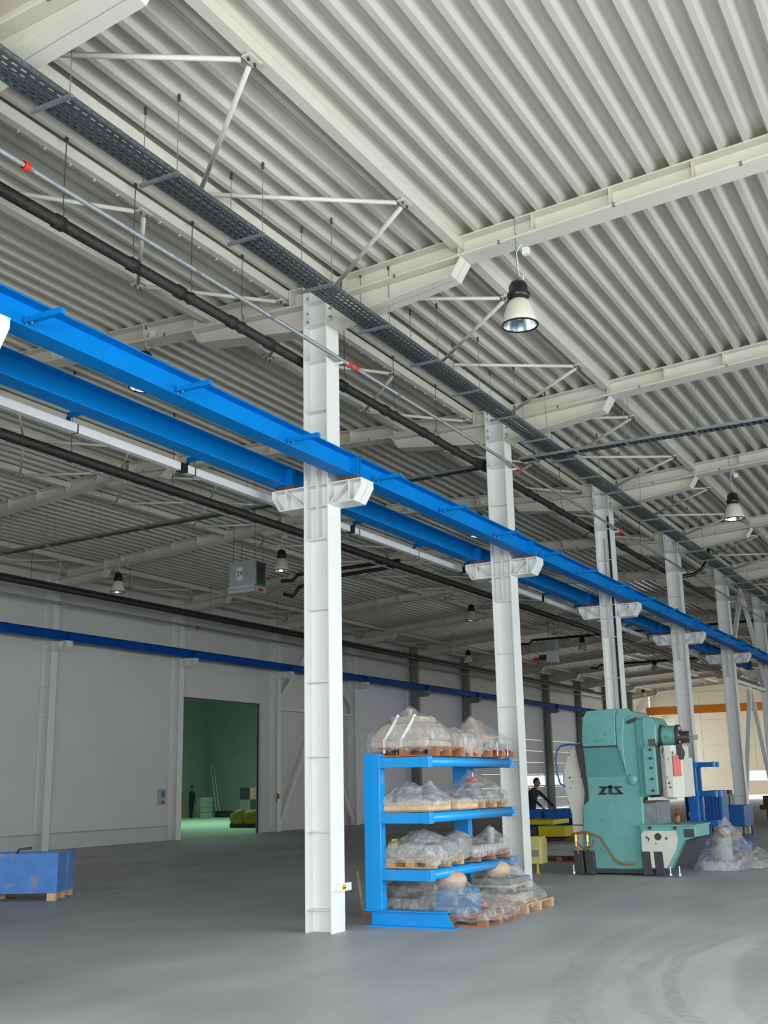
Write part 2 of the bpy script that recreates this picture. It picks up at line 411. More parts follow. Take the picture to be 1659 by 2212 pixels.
wf.box(XL, 2.3, YB-.12, YB, 0, 9.3); wf.box(2.3, 15.7, YB-.12, YB, 5.1, 9.3); wf.box(15.7, XR, YB-.12, YB, 0, 9.3)
tag(wf.build('wall_front', 'wallpanel'), kind='structure')
wr = MB()
wr.box(XR, XR+.12, YB, -13.2, 0, 9.3); wr.box(XR, XR+.12, -13.2, 4.2, 5.6, 9.3); wr.box(XR, XR+.12, 4.2, 5, 0, 9.3)
wr.box(XR, XR+.12, 5, 31, 0, 2.4); wr.box(XR, XR+.12, 5, 31, 4.8, 9.3); wr.box(XR, XR+.12, 31, 56, 0, 9.3)
wr.box(XR, XR+.12, 56, 76, 4.2, 9.3); wr.box(XR, XR+.12, 76, YE, 0, 9.3)
tag(wr.build('wall_right', 'wallpanel'), kind='structure')

# ------------------------------------------------------------------ steel columns with crane brackets
D, B_ = .363, .306
LB, LB2, ZT, ZB = .672, .557, 5.392, 5.112
def column_proto():
    t = thing('steel_column', 'x', 'column', group='white steel columns of the middle row')
    hb = B_/2
    MB().box(-D/2, -D/2+.016, -hb, hb, 0, 8.16).build('flange', 'column', t)
    MB().box(D/2-.016, D/2, -hb, hb, 0, 8.16).build('flange', 'column', t)
    MB().box(-D/2+.016, D/2-.016, -.006, .006, 0, 8.16).build('web', 'column', t)
    MB().box(-D/2-.02, D/2+.02, -hb, hb, 8.14, 8.16).build('cap_plate', 'column', t)
    st = MB().box(-D/2+.016, D/2-.016, -hb+.012, hb-.012, -.006, .006).mesh('stiffener', 'column')
    for z in (.257, 1.134, 2.007, 2.897, 3.792, 4.686, ZB, ZT, 6.393, 7.091, 7.60, 7.93):
        o = bpy.data.objects.new('stiffener', st); COL.objects.link(o); o.parent = t; o.location = (0, 0, z)
    MB().box(-.005, .005, -hb+.012, hb-.012, 4.686, 6.0).build('middle_rib', 'column', t)
    for s in (-1, 1):
        X = lambda x: s*x
        p = [(X(D/2), ZB), (X(LB2), ZB), (X(LB), ZT-.09), (X(LB), ZT), (X(D/2), ZT)]
        br = MB().prism(p, 'y', -.006, .006).build('bracket', 'column', t)
        MB().box(X(D/2), X(LB), -hb, hb, ZT-.014, ZT).build('bracket_top', 'column', br)
        MB().box(X(D/2), X(LB2), -hb, hb, ZB, ZB+.014).build('bracket_bottom', 'column', br)
        MB().prism([(X(LB), ZT-.014), (X(LB), ZT-.09), (X(LB2), ZB), (X(LB2-.016), ZB+.004), (X(LB-.014), ZT-.09), (X(LB-.014), ZT-.014)], 'y', -hb, hb).build('bracket_end', 'column', br)
        MB().box(X(.47), X(.482), -hb+.01, hb-.01, ZB+.014, ZT-.014).build('bracket_rib', 'column', br)
        MB().bar((X(D/2+.01), 0, ZB+.025), (X(.465), 0, ZT-.025), .27, .012, up=(-s*.64, 0, .77)).build('bracket_diagonal', 'column', br)
        MB().box(X(.33), X(.60), -hb+.02, hb-.02, ZT, ZT+.05).build('bearing_pad', 'rust', br)
    bolts = MB()
    for x in (D/2, -D/2):
        for y in (-.08, .08):
            for z in (7.68, 7.80, 8.02, 8.12): bolts.lathe([(.001, -.03), (.016, -.03), (.016, .03), (.001, .03)], (x, y, z), 'x', 6)
    bolts.build('bolts', 'galv', t)['kind'] = 'stuff'
    return t
CL = {0: 'tall white steel column in the foreground, small yellow-labelled box near its foot',
      -1: 'white steel column cut by the left picture edge, only its bracket end showing',
      1: 'white steel column rising right behind the blue cantilever rack',
      2: 'white steel column above the teal press, dark cable down its web',
      3: 'white steel column right of the press shaft, behind the second blue rack',
      4: 'white steel column standing behind the blue cart, left of the inverted V braces',
      5: 'white steel column at the right picture edge beyond the inverted V braces'}
p0 = column_proto(); cols = {}
for i, k in enumerate([0, -1, 1, 2, 3, 4, 5]):
    c = p0 if i == 0 else dup(p0, (0, 6*k, 0)); c['label'] = CL[k]; cols[k] = c
# details that sit on single columns
j = thing('junction_box', 'small white box with yellow sticker on foot of the foreground column', 'box', (D/2, -.02, .50))
MB().box(0, .055, -.02, .24, -.045, .045).build('box_body', 'white', j, bevel=.005)
MB().box(.0, .055, -.10, -.02, -.04, .04).build('cable_gland', 'white', j)
MB().box(.055, .058, .02, .11, -.03, .03).build('sticker', 'yellow', j, label='yellow warning sticker')
MB().box(.058, .060, .035, .095, -.015, .0).build('sticker_text', 'ink', j)
cb = MB().tube([(.10, -.05, .05), (.10, -.05, 7.4)], .022, 6).build('cable_run', 'blackgloss', None, loc=(0, 12, 0))
tag(cb, 'black cable running down the web of the column above the press', 'cable')
cb2 = MB().tube([(-.01, -.05, .05), (-.01, -.05, 6.9)], .010, 6).build('conduit_pipe', 'galv', None, loc=(0, 12, 0))
tag(cb2, 'thin grey conduit beside the black cable on the column above the press', 'conduit')

# ------------------------------------------------------------------ roof rafters
def rafter_proto(s):
    t = thing('roof_rafter', 'x', 'beam', group='cream roof rafters')
    H = .265; HW = .15; X = lambda x: s*x
    def band(z0, z1, x0=.19, x1=17.4):
        return [(X(x0), T(x0)+z0), (X(8.7), T(8.7)+z0), (X(x1), T(x1)+z0), (X(x1), T(x1)+z1), (X(8.7), T(8.7)+z1), (X(x0), T(x0)+z1)]
    def strip(name, z0, z1, hw):
        mb = MB()
        for a, b in ((.19, 8.7), (8.7, 17.4)):
            mb.prism([(X(a), T(a)+z0), (X(b), T(b)+z0), (X(b), T(b)+z1), (X(a), T(a)+z1)], 'y', -hw, hw)
        mb.build(name, 'rafter', t)
    strip('top_flange', -.016, -.001, HW); strip('web', -H+.012, -.016, .006); strip('bottom_flange', -H, -H+.013, HW)
    for x0, x1, zz in ((.19, 2.0, 7.55), (17.4, 15.5, 7.55)):
        zb0, zb1 = zz, T(x1)-H-.22
        h = MB().prism([(X(x0), zb0), (X(x1), zb1), (X(x1+(x1-x0)*.08), T(x1)-H), (X(x0), T(x0)-H)], 'y', -.005, .005).build('haunch', 'rafter', t)
        MB().prism([(X(x0), zb0), (X(x1), zb1), (X(x1), zb1+.014), (X(x0), zb0+.014)], 'y', -HW, HW).build('haunch_flange', 'rafter', h)
        xe = x1+(x1-x0)*.08
        MB().prism([(X(x1), zb1), (X(xe), T(x1)-H), (X(xe-.016), T(x1)-H), (X(x1-.016), zb1)], 'y', -HW, HW).build('haunch_end', 'rafter', h)
    a = MB().prism([(X(7.75), T(7.75)-H), (X(7.95), 8.22), (X(9.45), 8.22), (X(9.65), T(9.65)-H), (X(8.7), T(8.7)-H)], 'y', -.005, .005).build('apex_haunch', 'rafter', t)
    MB().box(X(7.95), X(9.45), -HW, HW, 8.212, 8.226).build('haunch_flange', 'rafter', a)
    for q, r in (((7.75, T(7.75)-H), (7.95, 8.22)), ((9.65, T(9.65)-H), (9.45, 8.22))):
        MB().prism([(X(q[0]), q[1]), (X(r[0]), r[1]), (X(r[0]+.016), r[1]), (X(q[0]+.016), q[1])], 'y', -HW, HW).build('haunch_end', 'rafter', a)
    xs = [.42, 2.10]+[3.08+.97*i for i in range(13)]+[15.4, 16.9]
    for x in xs:
        MB().box(X(x), X(x)+.012, -HW+.01, HW-.01, T(x)-H+.012, T(x)-.016).build('stiffener', 'rafter', t)
    MB().tube([(X(.25), -.142, T(.25)-H+.026), (X(8.7), -.142, T(8.7)-H+.026)], .011, 6).build('conduit', 'rafter', t, label='thin white conduit along the bottom flange')
    for i in range(6):
        x = 1.2+i*1.45; MB().box(X(x)-.01, X(x)+.02, -.158, -.13, T(x)-H-.004, T(x)-H+.042).build('conduit_clip', 'galv', t)
    return t
rr0 = rafter_proto(1); first = True
RL = {-2: 'cream roof rafter overhead, cut by the top of the picture', -1: 'cream roof rafter crossing the top left corner above the cable tray',
      0: 'cream roof rafter from the foreground column, nearest hanging lamp below it', 1: 'cream roof rafter from the column behind the blue rack',
      2: 'cream roof rafter from the column above the press, small lamp under it', 3: 'cream roof rafter to the right of the fourth white column',
      4: 'cream roof rafter to the right of the fifth white column', 5: 'cream roof rafter above the right picture edge, farthest of the right side'}
for k in (0, -2, -1, 1, 2, 3, 4, 5):
    if k == 0: r = rr0
    else: r = dup(rr0, (0, 6*k, 0))
    r['label'] = RL[k]
rl0 = rafter_proto(-1); ang = -math.atan(SKEW)
for i, k in enumerate(range(-1, 13)):
    r = rl0 if i == 0 else dup(rl0, (0, 0, 0))
    r.location = (0, 6*k, 0); r.rotation_euler = (0, 0, ang)
    r['group'] = 'cream rafters over the left bay'
    r['label'] = ('cream rafter left of the middle row at the ' + ('picture\'s top left corner' if k == -1 else 'foreground column' if k == 0 else ORD[k] + ' column after the foreground one' if k < 6 else '%s frame beyond the foreground, deep in the left bay' % ORD[k-1])) if k < 6 else 'cream rafter over the left bay, %s frame beyond the foreground one' % ORD[k-1]

# tie beams running along the hall between the rafters
def tie_mesh(h=.13, wd=.125):
    mb = MB(); mb.box(-wd/2, wd/2, .02, 5.98, -h, -h+.012); mb.box(-wd/2, wd/2, .02, 5.98, -.014, -.002)
    mb.box(-wd/2, -wd/2+.012, .02, 5.98, -h+.012, -.014); mb.box(wd/2-.012, wd/2, .02, 5.98, -h+.012, -.014)
    return mb.mesh('tie_beam', 'rafter')
tm = tie_mesh()
TN = {2.07: 'right of the middle columns, outer of the pair', .30: 'just right of the middle columns, above the cable tray', -.50: 'just left of the middle columns, above the black pipe',
      -1.95: 'left of the middle columns, outer of the pair', -7.6: 'near the ridge of the left bay, right-hand one', -9.1: 'at the ridge of the left bay, middle one', -10.85: 'near the ridge of the left bay, left-hand one',
      -15.8: 'near the left wall, inner of the pair', -17.05: 'close along the left wall under the roof'}
BAY = lambda k: ('in the bay nearest the camera' if k == -2 else 'in the bay before the foreground column' if k == -1 else 'in the %s bay beyond the foreground column' % ORD[k])
for x, nm in TN.items():
    for k in range(-2, 12 if x < 0 else 6):
        if x < -5 and k < -1: continue
        o = bpy.data.objects.new('tie_beam', tm); COL.objects.link(o)
        o.location = (x, ty(x, 6*k), T(x)-.002)
        tag(o, 'cream tie beam ' + BAY(k).replace('in the ', 'of the ') + ', ' + nm.split(',')[0] + (', ' + nm.split(',')[1].strip() if x in (2.07, -1.95) else ''), 'beam', 'cream tie beams between rafters')
wc_ = thing('sensor_cable', 'thin dark cable clipped under the tie beam left of the cable tray', 'cable')
MB().tube([(-.53, -9, T(.5)-.142), (-.53, 18, T(.5)-.142)], .004, 5).build('wire', 'dark', wc_)
for q in range(60): MB().box(-.545, -.515, -8.8+q*.36, -8.785+q*.36, T(.5)-.155, T(.5)-.131).build('clip', 'rafter', wc_)
# zigzag bracing rods between pairs of tie beams
def brace(k, xa, xb, za, nm, start=0):
    t = thing('roof_bracing', 'zigzag rods ' + nm + ' ' + BAY(k), 'bracing', (0, 0, 0), 0, 'zigzag roof bracing')
    ys = [0, 1.5, 3.0, 4.5, 6.0]
    P = []
    for i, y in enumerate(ys):
        x = xa if (i+start) % 2 == 0 else xb
        yy = min(max(y, .18), 5.82)
        P.append(Vector((x, ty(x, 6*k+yy), T(x)-za)))
    for i in range(4):
        p, q = P[i], P[i+1]; d = (q-p).normalized()
        MB().tube([p+d*.10, q-d*.10], .027, 8).build('rod', 'rafter', t, smooth=True)
    for p in P:
        g = MB().box(p.x-.05, p.x+.05, p.y-.09, p.y+.09, p.z-.008, p.z+.008); g.box(p.x-.006, p.x+.006, p.y-.07, p.y+.07, p.z, p.z+.09)
        g.build('gusset', 'rafter', t)
        for dy in (-.05, .05): MB().lathe([(.001, -.035), (.016, -.035), (.016, .02), (.001, .02)], (p.x, p.y+dy, p.z), 'z', 6).build('bolt', 'galvdark', t)
for k in range(-2, 6): brace(k, .30, 2.07, .17, 'right of the columns')
for k in range(-2, 7): brace(k, -.50, -1.95, .17, 'left of the columns')
for k in range(-1, 7): brace(k, -9.1, -7.6, .17, 'right of the ridge')
for k in range(-1, 7): brace(k, -9.1, -10.85, .17, 'left of the ridge')
for k in range(1, 6): brace(k, -17.05, -15.8, .17, 'along the left wall', 0)

# ------------------------------------------------------------------ crane runway beams
def runway(h=.27, wd=.225, m='craneblue', side=1, name='runway_beam', bolts=True, arms=True, L=5.97, a0=.5, step=2.0):
    t = thing(name, 'x', 'beam')
    MB().box(-wd/2, wd/2, .015, L, 0, .012).build('bottom_flange', m, t)
    MB().box(-wd/2, wd/2, .015, L, h-.012, h).build('top_flange', m, t)
    MB().box(-.005, .005, .015, L, .012, h-.012).build('web', m, t)
    MB().box(-wd/2, wd/2, .015, .03, 0, h).build('end_plate', m, t)
    MB().box(-wd/2, wd/2, L-.015, L, 0, h).build('end_plate', m, t)
    if arms:
        y = a0
        while y < L:
            ar = MB().box(.02*side, (wd/2+.33)*side, y-.025, y+.025, .075, .125).build('rail_bracket', m, t)
            for dx in (.03, .09): MB().lathe([(.001, -.04), (.012, -.04), (.012, .04), (.001, .04)], (dx*side, y, .10), 'z', 6).build('bolt', 'galv', ar)
            y += step
    MB().lathe([(.001, -.01), (.014, -.01), (.014, .01), (.001, .01)], (.05, .008, .13), 'y', 6).build('bolt', 'galv', t)
    return t
near = runway(side=1); far = runway(side=-1, a0=.5)
NB = ['bright blue runway beam %s, bearing on the right-hand brackets' % s for s in ('entering at the left picture edge', 'between the foreground column and the next', 'between the second and third columns', 'above the press, third to fourth column', 'between the fourth and fifth columns', 'between the fifth and sixth columns')]
FB = ['darker blue runway beam %s, bearing on the left-hand brackets' % s for s in ('entering at the left picture edge', 'behind the foreground column', 'behind the column at the blue rack', 'behind the column above the press', 'behind the fourth white column', 'behind the fifth white column')]
for i, k in enumerate(range(-1, 5)):
    b = near if i == 0 else dup(near, (0, 0, 0)); b.location = (.455, 6*k, 5.44); b['label'] = NB[i]; b['group'] = 'blue runway beams on the right brackets'
    b = far if i == 0 else dup(far, (0, 0, 0)); b.location = (-.54, 6*k, 5.44); b['label'] = FB[i]; b['group'] = 'blue runway beams on the left brackets'
b = dup(near, (.455, -12, 5.44)); b['label'] = 'bright blue runway beam overhead beyond the left picture edge'
b = dup(near, (.455, 30, 5.44)); b['label'] = 'bright blue runway beam leaving at the right picture edge'
# white enclosed conductor rail hung from the left-hand beams
cr = thing('conductor_rail', 'long white enclosed conductor rail beside the darker blue runway beam', 'rail')
for q in range(-4, 10):
    y = -1.6+4*q
    if y < -12: continue
    MB().box(-1.03, -.95, y+.05, y+3.95, 5.37, 5.465).build('rail_section', 'railgrey', cr)
    MB().box(-1.035, -.945, y-.07, y+.06, 5.366, 5.469).build('rail_joint', 'blackgloss', cr, label='black joint cover')
for q in range(-5, 18):
    y = .5+2*q; MB().box(-1.033, -.947, y+.10, y+.12, 5.367, 5.468).build('rail_strap', 'dark', cr)
    MB().box(-1.0, -.97, y-.02, y+.02, 5.465, 5.52).build('rail_hanger', 'dark', cr)

# left wall runway beam on wall column brackets
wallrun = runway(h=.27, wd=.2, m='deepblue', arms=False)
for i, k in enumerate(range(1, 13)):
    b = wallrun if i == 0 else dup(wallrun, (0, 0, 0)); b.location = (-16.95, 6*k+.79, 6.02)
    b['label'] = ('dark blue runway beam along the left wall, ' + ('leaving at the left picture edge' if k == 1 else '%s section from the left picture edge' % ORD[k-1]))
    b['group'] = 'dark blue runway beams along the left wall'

# ------------------------------------------------------------------ wall columns
def wallcol(cm='column', grp='white columns along the left wall'):
    t = thing('wall_column', 'x', 'column', group=grp)
    MB().box(-17.412, -17.396, -.13, .13, 0, 8.16).build('flange', cm, t)
    MB().box(-17.79, -17.775, -.13, .13, 0, 8.16).build('flange', cm, t)
    MB().box(-17.775, -17.412, -.005, .005, 0, 8.16).build('web', cm, t)
    for z in (.25, 1.13, 2.0, 2.9, 3.8, 4.7, 5.75, 6.0, 7.0, 7.55):
        MB().box(-17.775, -17.412, -.12, .12, z-.005, z+.005).build('stiffener', cm, t)
    br = MB().prism([(-17.39, 5.75), (-16.95, 5.75), (-16.80, 5.86), (-16.80, 6.02), (-17.39, 6.02)], 'y', -.006, .006).build('bracket', cm, t)
    MB().box(-17.39, -16.80, -.13, .13, 6.006, 6.02).build('bracket_top', cm, br)
    MB().box(-17.39, -16.95, -.13, .13, 5.75, 5.764).build('bracket_bottom', cm, br)
    MB().prism([(-16.80, 6.01), (-16.80, 5.86), (-16.95, 5.75), (-16.966, 5.76), (-16.815, 5.866), (-16.815, 6.01)], 'y', -.13, .13).build('bracket_end', cm, br)
    MB().box(-17.12, -17.11, -.12, .12, 5.764, 6.006).build('bracket_rib', cm, br)
    return t
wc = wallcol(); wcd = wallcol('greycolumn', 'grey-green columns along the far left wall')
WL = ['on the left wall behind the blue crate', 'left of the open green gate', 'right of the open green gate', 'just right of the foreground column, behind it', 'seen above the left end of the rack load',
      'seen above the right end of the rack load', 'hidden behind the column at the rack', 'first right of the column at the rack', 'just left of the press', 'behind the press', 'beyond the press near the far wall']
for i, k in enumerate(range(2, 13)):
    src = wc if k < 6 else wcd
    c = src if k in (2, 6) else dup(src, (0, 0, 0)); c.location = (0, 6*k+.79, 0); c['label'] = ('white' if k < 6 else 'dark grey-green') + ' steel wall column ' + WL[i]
# inverted-V bracing in the fifth bay (wall and middle row)
def vbrace(x, y0, label, m):
    t = thing('wall_bracing', label, 'bracing')
    ym = y0+3
    def leg(a, b): MB().bar(a, b, .13, .13).build('brace_leg', m, t)
    leg((x, y0+.15, 4.95), (x, ym-.08, 7.75)); leg((x, y0+5.85, 4.95), (x, ym+.08, 7.75))
    leg((x, y0+.15, .15), (x, ym-.10, 4.45)); leg((x, y0+5.85, .15), (x, ym+.10, 4.45))
    MB().bar((x, y0+.15, 4.62), (x, y0+5.85, 4.62), .12, .10).build('strut', m, t)
    MB().box(x-.012, x+.012, ym-.28, ym+.28, 4.3, 4.66).build('gusset', m, t)
    MB().box(x-.012, x+.012, ym-.22, ym+.22, 7.55, 7.9).build('gusset', m, t)
    for yy in (y0+.2, y0+5.8):
        MB().box(x-.012, x+.012, yy-.10, yy+.10, 4.6, 5.1).build('gusset', m, t)
        MB().box(x-.012, x+.012, yy-.10, yy+.10, 0.02, .35).build('gusset', m, t)
vbrace(-17.55, 24.79, 'double inverted V bracing on the left wall behind the foreground column', 'column')
vbrace(0, 24.0, 'double inverted V bracing between the last two white columns at right', 'column')

# ------------------------------------------------------------------ cable trays
ct = thing('cable_tray', 'long perforated galvanised cable tray hung right of the middle columns', 'cable tray')
X0, X1, Z0 = .70, 1.0, 7.40
mb = MB(); y0, y1 = -10.0, 24.0
ns = 5; sw = (X1-X0)/(ns+.55); bw = sw*.52
for i in range(ns+1):
    x = X0+i*(X1-X0-bw)/ns; mb.add([(x, y0, Z0), (x+bw, y0, Z0), (x+bw, y1, Z0), (x, y1, Z0)], [(0, 1, 2, 3)])
for i in range(ns):
    xa = X0+i*(X1-X0-bw)/ns+bw; xb = X0+(i+1)*(X1-X0-bw)/ns
    y = y0+(i % 2)*.05
    while y < y1:
        mb.add([(xa, y, Z0), (xb, y, Z0), (xb, y+.042, Z0), (xa, y+.042, Z0)], [(0, 1, 2, 3)]); y += .10
mb.build('perforated_bed', 'galvdark', ct)
MB().box(X0, X1, y1, 60, Z0-.002, Z0).build('tray_bed', 'galvdark', ct)
sd = MB()
for x in (X0, X1):
    sd.box(x-.001, x+.001, y0, 60, Z0, Z0+.028); sd.box(x-.001, x+.001, y0, 60, Z0+.036, Z0+.056)
    y = y0
    while y < 14: sd.box(x-.001, x+.001, y, y+.03, Z0+.028, Z0+.036); y += .10
    sd.box(x-.001, x+.001, 14, 60, Z0+.028, Z0+.036)
    MB().box(x-.012 if x == X1 else x, x if x == X1 else x+.012, y0, 60, Z0+.056, Z0+.062).build('tray_lip', 'galv', ct)
sd.build('side_rails', 'galvdark', ct)
cbl = MB()
for i, (x, r) in enumerate(((.78, .012), (.84, .009), (.92, .014))):
    cbl.tube([(x+.01*math.sin(q*1.3+i), -10+q*1.5, Z0+r+.002) for q in range(24)], r, 5)
cbl.build('cables', 'blackgloss', ct)['kind'] = 'stuff'
yy = -5.70; n = 0
while yy < 32:
    h = MB(); h.box(.60, 1.08, yy-.018, yy+.018, Z0-.034, Z0-.002); h.build('cross_bar', 'galv', ct)
    for x in (.63, 1.05):
        MB().tube([(x, yy, Z0-.06), (x, yy, 8.16)], .005, 5).build('hanger_rod', 'galv', ct)
        MB().box(x-.012, x+.012, yy-.012, yy+.012, 8.16, 8.24).build('rod_clip', 'galvdark', ct)
    yy += 1.42; n += 1
def xtray(name, label, x0, x1, yb, z, hang):
    t = thing(name, label, 'cable tray')
    steps = int((x1-x0)/.10)
    P = lambda x, dy, dz: (x, ty(x, yb)+dy, z+dz)
    segs = [x for x in (x0, 0, x1) if x0 <= x <= x1]
    bed = MB(); side = MB()
    for a, b in zip(segs[:-1], segs[1:]):
        for d0, d1 in ((-.10, -.07), (-.045, -.015), (.015, .045), (.07, .10)):
            bed.add([P(a, d0, 0), P(b, d0, 0), P(b, d1, 0), P(a, d1, 0)], [(0, 1, 2, 3)])
        x = a
        while x < b:
            bed.add([P(x, -.1, 0), P(x+.05, -.1, 0), P(x+.05, .1, 0), P(x, .1, 0)], [(0, 1, 2, 3)]); x += .1
        for dy in (-.1, .1):
            side.add([P(a, dy, 0), P(b, dy, 0), P(b, dy, .055), P(a, dy, .055)], [(0, 1, 2, 3)])
            side.add([P(a, dy, .055), P(b, dy, .055), P(b, dy-math.copysign(.015, dy), .055), P(a, dy-math.copysign(.015, dy), .055)], [(0, 1, 2, 3)])
    bed.build('tray_bed', 'galvdark', t); side.build('side_rails', 'galv', t)
    for x in hang:
        y = ty(x, yb)
        MB().box(x-.018, x+.018, y-.16, y+.16, z-.03, z-.002).build('cross_bar', 'galv', t)
        for dy in (-.14, .14): MB().tube([(x, y+dy, z-.05), (x, y+dy, T(x)+.02)], .005, 5).build('hanger_rod', 'galv', t)
    return t
xtray('cable_tray', 'galvanised cable tray crossing to the upper right behind the second column', .2, 8.2, 6.55, 7.33, [.5, 1.3, 2.2, 3.4, 4.6, 5.8, 7.0])
xtray('cable_tray', 'thin grey cable tray crossing the left bay below the roof sheets', -14.2, -.25, 6.55, 7.33, [-13.6, -12.0, -10.5, -9.0, -7.5, -6.0, -4.5, -3.0, -1.6, -.6])

# ------------------------------------------------------------------ pipes
def pipe(name, label, pts, r, m, cat='pipe', sleeves=None, sm='black', hangers=None, n=10, top=None):
    t = thing(name, label, cat)
    MB().tube(pts, r, n).build('pipe_run', m, t, smooth=True)
    for s in sleeves or []:
        p = Vector(pts[0]).lerp(Vector(pts[-1]), s) if isinstance(s, float) else Vector(s)
        d = (Vector(pts[1])-Vector(pts[0])).normalized()
        MB().tube([p-d*.06, p-d*.05, p+d*.05, p+d*.06], [r*1.02, r*1.22, r*1.22, r*1.02], n).build('sleeve', sm, t, smooth=True)
    for h in hangers or []:
        x, y = h; z = pts[0][2]
        zt = T(x)+.0
        MB().tube([(x, y, z+r), (x+.03, y-.01, z+r+.06), (x, y, z+r+.12), (x, y, zt-.02)], .006, 5).build('hanger_rod', 'galvdark', t)
        MB().box(x-.014, x+.014, y-.014, y+.014, zt-.05, zt+.05).build('rod_clip', 'dark', t)
        rg = MB(); rg.tube([(x+(r+.006)*math.cos(a), y, z+(r+.006)*math.sin(a)) for a in [2*PI*q/12 for q in range(13)]], .008, 5, cap=False); rg.build('pipe_ring', 'dark', t)
    return t
HY = [-5.4, -4.35, -3.3, -2.3, -1.3, 1.2, 2.7, 4.2, 7.2, 8.7, 10.2, 13.2, 14.7, 16.2, 19, 21]
pipe('heating_pipe', 'thick black lagged pipe hung left of the foreground column under the roof', [(-.35, -9, 7.2), (-.35, 60, 7.2)], .066, 'black',
     sleeves=[(-.35, y, 7.2) for y in (-4.4, -3.3, -2.5, -1.5, -.7, 1.1, 2.4, 3.7, 4.9, 7, 8.3, 9.6, 11, 13, 14.5, 16, 17.5)], hangers=[(-.35, y) for y in HY])
pipe('heating_pipe', 'black lagged branch pipe from the hung black pipe behind the second column to the right', [(-.35, 5.5, 7.2), (-.30, 5.7, 7.22), (-.24, 6.30, 7.25), (.05, 6.42, 7.25)], .05, 'black')
el = [(-.3, 18.35, 7.0), (.2, 18.35, 7.0)]+[(.2+.62*math.sin(a), 18.35+.35*math.sin(a), 7.0+.75*(1-math.cos(a))) for a in [PI/2*q/8 for q in range(1, 9)]]+[(.82, 18.7, 7.9)]
pipe('flexible_hose', 'black flexible hose curving up to the tray beside the fourth column', el, .05, 'blackgloss', cat='hose')
def galvpipe(name, label, x, z, y0, y1, r, reds, clamps, coup):
    t = thing(name, label, 'pipe')
    MB().tube([(x, y0, z), (x, y1, z)], r, 10).build('pipe_run', 'galv', t, smooth=True)
    for y in reds:
        for dy in ((-.06, .10) if abs(y-.28) < .01 or abs(y-12.2) < .01 else (0,)):
            MB().tube([(x, y+dy-.03, z), (x, y+dy+.03, z)], r*1.75, 10).build('red_coupling', 'red', t, label='red pipe coupling')
            MB().box(x-r*2.2, x+r*2.2, y+dy-.012, y+dy+.012, z-.012, z+.012).build('coupling_lug', 'red', t, label='red coupling lug')
        MB().tube([(x, y-.03, z), (x, y+.07, z)], r*1.35, 10).build('coupling_body', 'galv', t)
    for y in coup: MB().tube([(x, y-.04, z), (x, y+.04, z)], r*1.2, 10).build('coupling', 'galv', t)
    for xa, y in clamps:
        MB().box(xa, x+.03, y-.02, y+.02, z-r-.035, z-r-.012).build('pipe_bracket', 'column', t, label='small white bracket')
    return t
galvpipe('water_pipe', 'thin galvanised pipe on the right faces of the middle columns, red couplings', .30, 7.085, -9, 60, .027, [-5.45, .28, 6.22, 12.2, 18.2], [(.18, 6*k) for k in range(0, 6)],
         [-3, -1.6, 1.6, 3, 4.4, 7.6, 9, 10.4, 13.6, 15, 16.4])
pipe('heating_pipe', 'thick black lagged pipe crossing the left bay above the white conductor rail', [(-5.6, -6, 7.0), (-5.35, 60, 7.0)], .085, 'black', hangers=[(-5.6, y) for y in (1.2, 3.8, 6.4, 9.2, 12)])
galvpipe('water_pipe', 'thin galvanised pipe under the thick black pipe in the left bay', -5.50, 6.84, -6, 60, .02, [], [], [2, 5, 8, 11])
pipe('heating_pipe', 'thick black lagged pipe high along the left wall', [(-15.6, 0, 7.25), (-15.9, 62, 7.18)], .09, 'black', sleeves=[(-15.66, 13, 7.245), (-15.7, 19, 7.23), (-15.72, 25, 7.22)], hangers=[(-15.62, y) for y in (10, 14, 18, 22, 26, 32)])
pipe('heating_pipe', 'second black pipe just above the one along the left wall', [(-16.0, 0, 7.42), (-16.2, 60, 7.40)], .045, 'dark')
galvpipe('water_pipe', 'thin galvanised pipe along the left wall above the dark blue beam', -17.0, 7.13, 4, 70, .035, [19.1], [(-17.4, 6*k+.79) for k in range(2, 11)], [14, 16, 22, 27, 33, 40, 46, 52])
for (xa, xb, y, z, lb) in ((-9.0, -5.45, 12.45, 6.95, 'black pipe pair running from the unit heater to the thick pipe'), (-9.4, .0, 30.3, 7.05, 'black cross pipe behind the second column, far in the left bay'), (-10.5, -.2, 42.3, 7.1, 'farther black cross pipe in the left bay')):
    t = thing('heating_pipe', lb, 'pipe')
    MB().tube([(xa, y, z), (xa+.35, y, z-.02), (xa+.5, y, z+.12), (xb, y, z+.16)], .05, 8).build('pipe_run', 'black', t)
    if y < 20: MB().tube([(xa, y+.1, z-.33), (xa+.30, y+.1, z-.42), (xa+.48, y+.1, z-.20), (xa+1.2, y+.05, z-.05), (xb, y, z+.02)], .05, 8).build('pipe_run', 'black', t)
